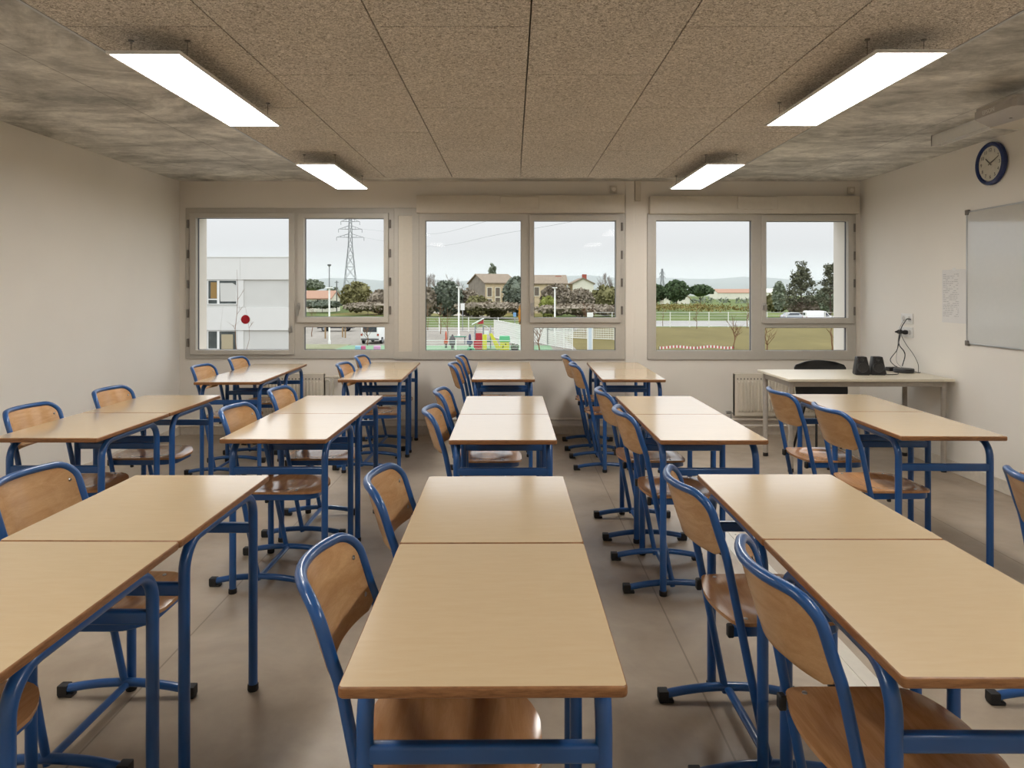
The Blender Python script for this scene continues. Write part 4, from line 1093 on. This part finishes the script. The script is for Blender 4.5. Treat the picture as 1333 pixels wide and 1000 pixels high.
oh = gable_house('old two-storey stone house with grey-brown tiled roof, middle window', X_(620), X_(664), Y, Y + 13, Z_(368.5), Z_(356.5), M['stone'], M['tiles'], 'x',
            [(X_(626), Z_(386), 1.05, 2.0), (X_(637.5), Z_(386), 1.05, 2.0), (X_(649), Z_(386), 1.05, 2.0), (X_(637.5), Z_(397), 1.1, 1.6), (X_(626), Z_(397), 1.05, 1.3)], (), M['stoned']); oh.rotation_euler.z = .36; oh.location.x -= .6; oh.location.y += 3
gable_house('long low tiled house right of the stone house, behind brown bushes', X_(680), X_(738), Y + 1, Y + 12, Z_(369.5), Z_(358.5), M['stone'], M['tiles'], 'x',
            [(X_(699), Z_(385), 1.0, 1.9), (X_(684), Z_(385), 1.0, 1.9)], ((X_(736.5), Y + 8, 1.1, Z_(357)), (X_(729), Y + 6, 1.4, Z_(358.5))))
gable_house('white gabled house with a red chimney at the right of the middle window', X_(746.5), X_(774), Y + 2, Y + 16, Z_(369.3), Z_(362.4), M['creamwall'], M['tiles'], 'y', [], ((X_(763.5), Y + 5, 1.0, Z_(356.5)),))
Y = 175.; k = Y / F
gable_house('low cream house with an orange tiled roof, left window', X_(394), X_(430), Y, Y + 10, Z_(389), Z_(379.5), M['creamwall'], M['orange'], 'x', [(X_(415), Z_(396), 1, 1.4)])
gable_house('small orange-roofed shed right of the lamp posts, left window', X_(436), X_(452), Y + 15, Y + 22, Z_(391), Z_(386.5), M['creamwall'], M['orange'], 'x')
Y = 300.; k = Y / F
gable_house('small white house below the leftmost umbrella pine', X_(864), X_(872), Y, Y + 8, Z_(391), Z_(386), M['creamwall'], M['creamwall'], 'y')
gable_house('beige house between two umbrella pines', X_(890), X_(902), Y + 5, Y + 13, Z_(389), Z_(383), M['creamwall'], M['orange'], 'y')
Y = 560.; k = Y / F
gable_house('far long pinkish building right of the umbrella pines', X_(935), X_(986), Y, Y + 25, Z_(381.5), Z_(376.5), M['creamwall'], M['orange'], 'x')
gable_house('far pale building low on the horizon left of the big bare tree', X_(990), X_(1018), Y + 10, Y + 30, Z_(381), Z_(376), M['creamwall'], M['creamwall'], 'x')

# --- trees and bushes
T = 'trees and bushes outside'
leafy('umbrella_pine', 'umbrella pine cut by the left edge of the right window', 843, 867, 371, 240, 'pine', 1500, .5, 0, seed=1, group=T, pbot=392, lobes=0)
leafy('umbrella_pine', 'rounded umbrella pine, tallest of the three in the right window', 865, 896, 365, 236, 'pine', 2200, .5, 0, seed=2, group=T, pbot=392, lobes=0)
leafy('umbrella_pine', 'flatter umbrella pine, rightmost of the three in the right window', 896, 928, 371, 244, 'pine', 2000, .5, 0, seed=3, group=T, flat=True, pbot=388, lobes=0)
leafy('pine_tree', 'dark pine behind the orange-roofed house, left window', 391, 422, 364.5, 215, 'greygreen', 1400, .5, 0, seed=4, group=T, flat=True, pbot=381, lobes=3)
leafy('bush', 'grey-green bush right of the orange-roofed house', 421, 444, 374, 195, 'greygreen', 700, .4, .05, seed=5, group=T, cat='bush')
leafy('broad_tree', 'broad olive-green tree at the foot of the pylon', 444, 484, 367, 165, 'olive', 2200, .4, .06, seed=6, group=T)
leafy('bush', 'dark brown bush right of the olive-green tree, left window', 478, 513, 378, 155, 'brown', 1500, .35, .05, seed=7, group=T, cat='bush')
leafy('hedge', 'low dark hedge below the orange-roofed house', 392, 447, 391.5, 168, 'dark', 1300, .35, 0, seed=8, group=T, cat='hedge', pbot=401, lobes=8)
leafy('hedge', 'low brownish hedge behind the meadow, right of the pylon', 446, 512, 394, 150, 'brown', 1300, .3, 0, seed=9, group=T, cat='hedge', pbot=405, lobes=8)
leafy('dense_bush', 'large dark green bush left of the stone house', 560, 602, 366, 140, 'dark', 2600, .35, .03, seed=10, group=T, cat='bush')
leafy('dense_bush', 'brownish bush at the left edge of the middle window', 540, 568, 374, 138, 'brown', 1500, .35, .03, seed=11, group=T, cat='bush')
leafy('dense_bush', 'brown leafless bush in front of the stone gable', 594, 624, 376, 143, 'brown', 1700, .3, .03, seed=12, group=T, cat='bush')
leafy('dense_bush', 'olive bush at the front corner of the stone house', 606, 636, 385, 138, 'olive', 1400, .3, .03, seed=13, group=T, cat='bush')
leafy('dense_bush', 'low olive-brown bush below the middle of the stone house', 630, 660, 393, 134, 'olive', 1200, .3, .03, seed=14, group=T, cat='bush')
leafy('evergreen_tree', 'dark green rounded tree at the right end of the stone house', 655, 692, 361, 142, 'dark', 2600, .4, .05, seed=15, group=T)
leafy('dense_bush', 'brown leafless bush before the long low house', 704, 746, 370, 146, 'brown', 2800, .35, .03, seed=16, group=T, cat='bush')
leafy('dense_bush', 'yellow-green bush beside the right-hand white lamp post', 702, 724, 386, 132, 'lime', 1100, .3, .03, seed=17, group=T, cat='bush')
leafy('dense_bush', 'greyish brown bush below the white gable', 738, 774, 376, 138, 'brown', 2200, .3, .03, seed=18, group=T, cat='bush')
leafy('dense_bush', 'olive-brown bush at the right edge of the middle window', 768, 812, 372, 142, 'olive', 2400, .35, .03, seed=19, group=T, cat='bush')
leafy('hedge', 'low brown hedge in front of the old houses', 592, 686, 394, 128, 'brown', 2200, .3, 0, seed=20, group=T, cat='hedge', pbot=404, lobes=12)
leafy('hedge', 'low russet hedge behind the lamp post, right half of the middle window', 696, 812, 396, 122, 'brown', 2200, .3, 0, seed=21, group=T, cat='hedge', pbot=409, lobes=12)
leafy('conifer', 'slim conifer rising behind the roof of the stone house', 635, 647, 344, 190, 'greygreen', 900, .45, .1, seed=22, group=T, lobes=2)
leafy('russet_tree', 'small tree with orange leaves at the mullion of the middle window', 674.5, 679, 397, 80, 'russet', 200, .08, .3, seed=23, group=T, lobes=0)
leafy('bushy_tree', 'olive bushy trees at the left of the big open tree, right window', 990, 1032, 383, 175, 'olive', 1500, .4, .05, seed=24, group=T)
leafy('conifer', 'pointed grey-green conifer left of the big open tree', 1006, 1022, 367, 170, 'greygreen', 900, .4, .1, seed=25, group=T, lobes=2)
leafy('bushy_tree', 'grey-green bushy tree between the two tall open trees', 1062, 1090, 375, 150, 'greygreen', 1300, .4, .05, seed=26, group=T)
leafy('dense_bush', 'brown bush at the foot of the big open tree', 1028, 1066, 388, 124, 'brown', 1500, .3, .03, seed=27, group=T, cat='bush')
for i, (px, pt, Y, r) in enumerate(((556, 357, 185, .2), (571, 354, 190, .22), (584, 355, 180, .2), (597, 360, 186, .18), (783, 357, 175, .2), (795, 353, 178, .22))):
    bare('bare_tree', 'leafless grey tree behind the bushes, %s' % ('leftmost in the middle window', 'second from left in the middle window', 'third from left in the middle window', 'just left of the stone gable', 'right of the white gabled house', 'at the right edge of the middle window')[i], px, pt, Y, 6, 30 + i, 'twig', .42, r, T, .25)
# open tree with clumps of leaves at branch ends
def open_tree(label, px, ptop, Y, hw, seed, n):
    rnd = random.Random(seed); k = Y / F; H = CZ + (VY - ptop) * k - GZ
    e = thing('open_tree', label, 'tree', ((px - VX) * k, Y, GZ), 0, T)
    b, lf = MB(), MB(); b.taper((0, 0, -.1), (0, 0, H * .9), .16, .04, 7)
    for i in range(n):
        t = rnd.uniform(.22, .98); a = rnd.uniform(0, 2 * PI); reach = hw * k * (1 - max(0, t - .35) / .75) * rnd.uniform(.5, 1.05)
        p = Vector((0, 0, H * t * .86)); q = p + Vector((math.cos(a) * reach, math.sin(a) * reach * .8, H * .10 * rnd.uniform(.4, 1.3)))
        b.taper(p, q, .05, .02, 4)
        for _ in range(4): leaves(lf, q + Vector((rnd.uniform(-.5, .5), rnd.uniform(-.5, .5), rnd.uniform(-.3, .4))), .42, .42, .28, 10, .15, rnd)
        leaves(lf, p.lerp(q, .6), .4, .4, .3, 10, .14, rnd)
    b.obj('trunk', M['bark'], e, smooth=False); lf.obj('foliage', leafm['pineopen'], e, smooth=False)
leaf_mat('pineopen', lin((84, 88, 70)), lin((116, 116, 94)))
open_tree('big open-crowned olive-grey tree behind the parked van, right window', 1043, 341, 120, 23, 50, 95)
open_tree('tall thin open-crowned tree at the right edge of the right window', 1081, 336, 119, 14, 51, 55)
# vineyard
rnd = random.Random(77); b = MB()
for row in range(7):
    Y = 172 + row * 9
    x = 20.
    while x < 62:
        leaves(b, (x, Y, GZ + .85), .6, .5, .75, 7, .26, rnd); x += .8
tag(b.obj('vineyard', leafm['vine'], smooth=False), 'band of yellow-brown vines beyond the fence, right window', 'vineyard', kind='stuff')
b = MB(); x = 18.
while x < 260:
    leaves(b, (x * 1.0, 330 + rnd.uniform(-15, 15), GZ + 1.2), 2.0, 1.5, 1.5, 22, .6, rnd); x += 2.2
tag(b.obj('scrub', leafm['greygreen'], smooth=False), 'greyish scrub behind the vines on the plain, right window', 'scrub', kind='stuff')
# --- vehicles
M['tyre'] = plain('tyre', (.015, .015, .016), .7)
M['carglass'] = plain('car_glass', (.05, .06, .07), .06, .6, var=.2)
def car(label, px, Y, rz, paint, van=False, L=4.2, H=1.5, Wd=1.75, name='car'):
    e = thing(name, label, 'van' if van else 'car', ((px - VX) * Y / F, Y, GZ + .02), rz, 'parked vehicles')
    l = L / 2; w = Wd / 2
    if van: prof = [(-l, .35), (l - .1, .35), (l, .55), (l - .05, .95), (l - .85, 1.1), (l - 1.45, H - .08), (l - 1.9, H), (-l + .15, H), (-l, H - .25)]
    else: prof = [(-l, .4), (l - .05, .38), (l, .6), (l - .15, .82), (l - 1.05, .95), (l - 1.7, H - .05), (l - 2.2, H), (-l + .9, H - .06), (-l + .15, .98), (-l, .85)]
    b = MB(); b.prism(prof, -w, w, 'y')
    for v in b.bm.verts:
        if v.co.z > 1.0: v.co.y *= .84
    b.bevel(.05, 2).obj('body', paint, e, sharp=.9)
    roofx0, roofx1 = (-l + .3, l - 1.55) if van else (-l + .95, l - 1.75)
    for s in (-1, 1):
        b = MB(); y0, y1 = w * .995, w * .855
        if van: q = [(l - 1.75, .98, .95), (l - .95, 1.02, .95), (l - 1.5, H - .16, .86), (l - 1.75, H - .12, .86)]
        else: q = [(roofx0 - .35, .98, .97), (roofx1 + .55, .98, .97), (roofx1 + .05, H - .12, .86), (roofx0 + .1, H - .14, .86)]
        A = [b.bm.verts.new((x, s * (w * f + .015), z)) for x, z, f in q]; B = [b.bm.verts.new((x, s * (w * f - .05), z)) for x, z, f in q]
        for i in range(4): b.face([A[i], A[(i + 1) % 4], B[(i + 1) % 4], B[i]])
        b.face(A); b.face(B[::-1]); b.obj('side_window', M['carglass'], e, smooth=False)
        for x in (-l + .8, l - .85):
            wl = MB().lathe([(.20, -.1), (.31, -.09), (.31, .09), (.20, .1)], (x, s * (w - .08), .31), 'y', 18).obj('wheel', M['tyre'], e)
            MB().lathe([(.18, -.11), (.19, .11)], (x, s * (w - .08), .31), 'y', 14).obj('hub_cap', M['galv'], wl)
    b = MB(); z0, z1 = (1.14, H - .14) if van else (1.0, H - .1); x0, x1 = (l - .87, l - 1.42) if van else (l - 1.08, l - 1.66)
    b.prism([(x0 + .03, z0), (x1 + .03, z1), (x1 - .05, z1), (x0 - .05, z0)], -w * .74, w * .74, 'y'); b.obj('windscreen', M['carglass'], e, smooth=False)
    b = MB(); xr_ = -l + (.06 if van else .35)
    if van: b.prism([(-l - .015, 1.1), (-l - .015, H - .3), (-l + .05, H - .3), (-l + .05, 1.1)], -w * .7, w * .7, 'y')
    else: b.prism([(-l + .2, 1.02), (-l + .78, H - .12), (-l + .85, H - .16), (-l + .3, 1.02)], -w * .7, w * .7, 'y')
    b.obj('rear_window', M['carglass'], e, smooth=False)
    b = MB()
    for s in (-1, 1): b.box(-l - .02, -l + .03, s * w * .82 - .09, s * w * .82 + .09, .75, .95)
    b.obj('tail_lamp', M['brick'], e, smooth=False)
    b = MB(); b.box(-l - .04, -l + .05, -w * .9, w * .9, .36, .52); b.box(l - .05, l + .03, -w * .9, w * .9, .36, .52); b.obj('bumper', M['greypost'], e, smooth=False)
    return e
carw = plain('white_car_paint', lin((232, 232, 230)), .25, var=.01); cars = plain('silver_car_paint', lin((176, 180, 184)), .25, var=.02)
card = plain('dark_car_paint', lin((60, 62, 66)), .25, var=.02)
car('white van parked outside, seen from behind in the low left pane', 491, 66, 1.45, carw, True, 4.3, 1.85, 1.85, 'van')
car('dark grey car parked behind the lamp post in the low left pane', 438, 86, .02, card)
car('white van parked beyond the fence in the right window', 1066, 112, 0.0, carw, True, 4.5, 1.85, 1.85, 'van')
car('silver car parked left of the white van beyond the fence', 1034, 117, .05, cars)
car('dark car parked behind the white panel fence, low middle pane', 730, 88, .05, card)
car('white car parked behind the white panel fence, low middle pane', 708, 90, .05, carw)
# stakes in the parking verge
for i, (px, Y) in enumerate(((423.5, 72), (446, 74), (449.5, 73))):
    e = thing('wooden_stake', ('broad wooden stake left of the white lamp post, low left pane', 'taller wooden stake right of the lamp post, low left pane', 'shorter wooden stake right of the lamp post, low left pane')[i], 'stake', at(px, Y), 0, 'wooden stakes')
    MB().box(-.07, .07, -.05, .05, 0, (2.0, 1.9, 1.3)[i]).bevel(.015, 1).obj('stake', plain('stake_wood_%s' % 'abc'[i], lin((158, 132, 96)), .9), e)
    MB().box(-.08, .08, -.06, .06, (1.5, 1.5, 1.0)[i], (1.56, 1.56, 1.06)[i]).obj('strap', M['bark'], e, smooth=False)
# coloured blocks by the schoolyard kerb
for i, (px, c, w_) in enumerate(((466.5, (150, 190, 214), .55), (473, (196, 84, 128), .4), (491, (206, 150, 190), .6))):
    e = thing('painted_block', ('pale blue painted block by the kerb, low left pane', 'pink painted block by the kerb, low left pane', 'lilac painted block by the kerb, low left pane')[i], 'block', at(px, 57), .1, 'painted blocks')
    MB().box(-w_ / 2 * .9, w_ / 2 * .9, -.2, .2, .02, .38).bevel(.04, 2).obj('block', plain('block_paint_%s' % 'abc'[i], lin(c), .5), e)
    MB().box(-w_ / 2 * .95, w_ / 2 * .95, -.22, .22, 0, .05).bevel(.01, 1).obj('base', M['galv'], e)

# --- playground
PY = 58.0; kp = PY / F
M['pred'] = plain('play_red', lin((172, 38, 50)), .5, var=.03); M['pyel'] = plain('play_yellow', lin((206, 200, 60)), .5, var=.03)
M['pgrn'] = plain('play_green', lin((96, 176, 128)), .5, var=.03); M['pgrn2'] = plain('play_dark_green', lin((56, 118, 92)), .5)
M['ppur'] = plain('play_violet', lin((88, 88, 120)), .5); M['porg'] = plain('play_orange', lin((196, 84, 56)), .5)
M['dome'] = glass('clear_dome', (.90, .92, .96))
def U(px, py, y=PY): return ((px - VX) * y / F, CZ + (VY - py) * y / F - GZ)
e = thing('play_tower', 'playground tower with red panels, clear dome and yellow slide', 'play tower', at(628, PY)); ox = (628 - VX) * kp
def pb(name, px0, px1, pt, pb_, y0, y1, m, par=None): 
    x0, z1 = U(px0, pt); x1, z0 = U(px1, pb_)
    return MB().box(x0 - ox, x1 - ox, y0, y1, max(0, z0), z1).bevel(.03, 1).obj(name, m, par or e)
pb('red_panel', 619.5, 628, 433.5, 452, -.35, -.28, M['pred']); pb('red_panel', 617, 628, 443, 456, -.5, -.42, M['pred'])
for px in (618.5, 629, 638.5):
    for yy in (-.3, .75): pb('post', px - .5, px + .5, 424, 460, yy - .04, yy + .04, M['galv'])
pb('deck', 618, 639.5, 443.5, 445, -.3, .8, M['pgrn2'])
b = MB(); zc = U(628, 434)[1]
b.tube([(x, .2, z) for x, z in [(.70 * math.cos(a) , zc - .15 + .80 * math.sin(a)) for a in [PI * i / 16 for i in range(17)]]], .03, (0, 1, 0), 6)
b.obj('dome_rim', M['whitepvc'], e)
b = MB(); rows = [[(.70 * math.cos(PI * i / 16), .25 + (j - 4) * .13, zc - .15 + .80 * math.sin(PI * i / 16)) for j in range(9)] for i in range(17)]
b.shell(rows, lambda i, j: (0, 0, .01)).obj('clear_dome', M['dome'], e)
b = MB(); x0, z0 = U(614.5, 423); x1, z1 = U(630, 415)
b.prism([(x0 - ox, z0), (x1 - ox, z1), (x1 - ox, z1 + .08), (x0 - ox, z0 + .08)], -.4, .9, 'y'); b.obj('roof_slope', M['whitepvc'], e, smooth=False)
xa, za = U(621, 422)[0] - ox, U(621, 421.5)[1]; xb = U(629, 422)[0] - ox
MB().prism([(xa, za), (xb, za), (xb, U(629, 416)[1])], -.3, .8, 'y').obj('roof_gable', M['pred'], e, smooth=False)
pb('white_panel', 630.5, 636.5, 430.5, 435.5, -.34, -.3, M['whitepvc'])
b = MB(); x0, z0 = U(637, 434); x1, z1 = U(650, 456)
b.prism([(x0 - ox, z0), (x0 - ox + .22, z0), (x1 - ox + .1, .15), (x1 - ox, .05), (x1 - ox - .25, .05)], -.35, -.29, 'y'); b.prism([(x0 - ox, z0), (x0 - ox + .22, z0), (x1 - ox + .1, .15), (x1 - ox, .05), (x1 - ox - .25, .05)], .12, .18, 'y')
b.prism([(x0 - ox, z0 - .12), (x0 - ox + .1, z0 - .12), (x1 - ox, .08), (x1 - ox - .15, .08)], -.29, .12, 'y'); b.obj('slide', M['pyel'], e, smooth=False)
pb('yellow_panel', 628.5, 634, 435, 456, -.5, -.44, M['pyel'])
e = thing('playhouse', 'yellow playhouse with a green roof in the playground', 'playhouse', at(657, 56.5)); k = 56.5 / F
MB().box(-.36, .36, -.4, .4, 0, .80).obj('wall', M['pyel'], e, smooth=False)
MB().prism([(-.45, .78), (.45, .78), (.40, 1.22), (-.40, 1.22)], -.46, .2, 'y').obj('roof', M['pgrn'], e, smooth=False)
for dx, z in ((-.12, .42), (.08, .58), (-.14, .30)): MB().lathe([(.05, -.415), (.05, -.4)], (dx, 0, z), 'y', 12).obj('round_hole', M['tyre'], e)
def rider(label, px, Y, m, h, hw, seed):
    e = thing('spring_rider', label, 'spring rider', at(px, Y), 0, 'spring riders'); rnd = random.Random(seed)
    b = MB(); b.tube([(.09 * math.cos(i * .7), .09 * math.sin(i * .7), .04 + .36 * i / 40) for i in range(41)], .02, (0, 0, 1), 5); b.obj('spring', M['tyre'], e)
    MB().lathe([(.2, 0), (.2, .04)], (0, 0, 0), 'z', 14).obj('base_plate', M['galv'], e)
    MB().prism([(-hw, .4), (hw * .8, .4), (hw, .62), (hw * .5, .7), (hw * .35, h * .9), (0, h), (-hw * .35, h * .85), (-hw * .3, .72), (-hw * .9, .8)], -.12, .12, 'y').bevel(.03, 1).obj('animal_panel', m, e)
    MB().tube([(0, -.25, .85), (0, .25, .85)], .018, (0, 0, 1), 6).obj('handle', M['tyre'], e)
rider('orange-red spring rider at the left of the playground', 580.5, 59, M['porg'], 1.5, .17, 1)
rider('violet spring rider left of the red play tower', 611.5, 58.5, M['ppur'], 1.3, .26, 2)
e = thing('playground_bin', 'round dark litter bin behind the low fence, left in the playground', 'bin', at(589, 58)); 
MB().lathe([(.12, 0), (.12, .35), (.26, .4), (.28, .85), (.22, .95), (.08, 1.15), (.05, 1.25)], (0, 0, 0), 'z', 16).obj('bin_body', plain('bin_grey', lin((84, 78, 78)), .6), e)
MB().lathe([(.285, .6), (.285, .68)], (0, 0, 0), 'z', 16).obj('band', M['galv'], e)
e = thing('play_table', 'long green-topped table behind the playground bin', 'table', at(596.5, 64))
MB().box(-.75, .75, -.35, .35, .66, .74).bevel(.02, 1).obj('tabletop', M['pgrn2'], e)
for x in (-.6, .6): MB().box(x - .05, x + .05, -.25, .25, 0, .66).obj('leg', M['galv'], e, smooth=False)
e = thing('play_tunnel', 'low green play block in front of the red tower', 'play block', at(613, 55.9))
MB().prism([(-.3, 0), (.3, 0), (.3, .22), (.2, .34), (-.2, .34), (-.3, .22)], -.25, .25, 'y').obj('block', M['pgrn'], e, smooth=False)
MB().lathe([(.11, -.26), (.11, -.245)], (0, 0, .14), 'y', 14).obj('hole', M['tyre'], e)
e = thing('plant_tub', 'dark plant tub right of the yellow playhouse', 'plant tub', at(670, 56.5))
MB().lathe([(.24, 0), (.32, .3), (.30, .32), (.1, .3)], (0, 0, 0), 'z', 14).obj('tub', plain('tub_grey', lin((88, 84, 80)), .7), e)
b = MB(); leaves(b, (0, 0, .42), .34, .3, .22, 60, .07, random.Random(8)); b.obj('plant', leafm['greygreen'], e, smooth=False)

# ================================================================== LIGHT AND CAMERA
w = bpy.data.worlds.new('overcast'); SC.world = w; w.use_nodes = True; nt = w.node_tree
bg = nt.nodes['Background']; tc = nt.nodes.new('ShaderNodeTexCoord'); sp = nt.nodes.new('ShaderNodeSeparateXYZ'); rp = nt.nodes.new('ShaderNodeValToRGB')
nt.links.new(tc.outputs['Generated'], sp.inputs[0]); nt.links.new(sp.outputs[2], rp.inputs[0]); nt.links.new(rp.outputs[0], bg.inputs[0])
el = rp.color_ramp.elements
el[0].position = 0.0; el[0].color = (.79, .812, .822, 1); el[1].position = .10; el[1].color = (.92, .937, .947, 1)
for p_, c_ in ((.17, (1.3, 1.34, 1.38)), (.36, (1.95, 2.02, 2.1)), (.98, (2.6, 2.7, 2.8))): x = el.new(p_); x.color = rgba(c_)
bg.inputs[1].default_value = 1.0
cam = bpy.data.cameras.new('camera'); co = link('camera', cam, None, (0, 0, CZ), (PI / 2, 0, 0))
cam.sensor_fit = 'HORIZONTAL'; cam.sensor_width = 36; cam.lens = F / 1333 * 36
cam.shift_x = (666.5 - VX) / 1333; cam.shift_y = -(500 - VY) / 1333
cam.clip_start = .02; cam.clip_end = 6000
SC.camera = co
vs = SC.view_settings; vs.view_transform = 'Standard'; vs.look = 'None'; vs.exposure = 0.0; vs.gamma = 1.0; vs.use_curve_mapping = False
SC.display_settings.display_device = 'sRGB'
cy = SC.cycles
cy.max_bounces = 10; cy.diffuse_bounces = 5; cy.glossy_bounces = 4; cy.transparent_max_bounces = 12; cy.volume_bounces = 1
cy.sample_clamp_indirect = 6.0; cy.caustics_reflective = False; cy.caustics_refractive = False
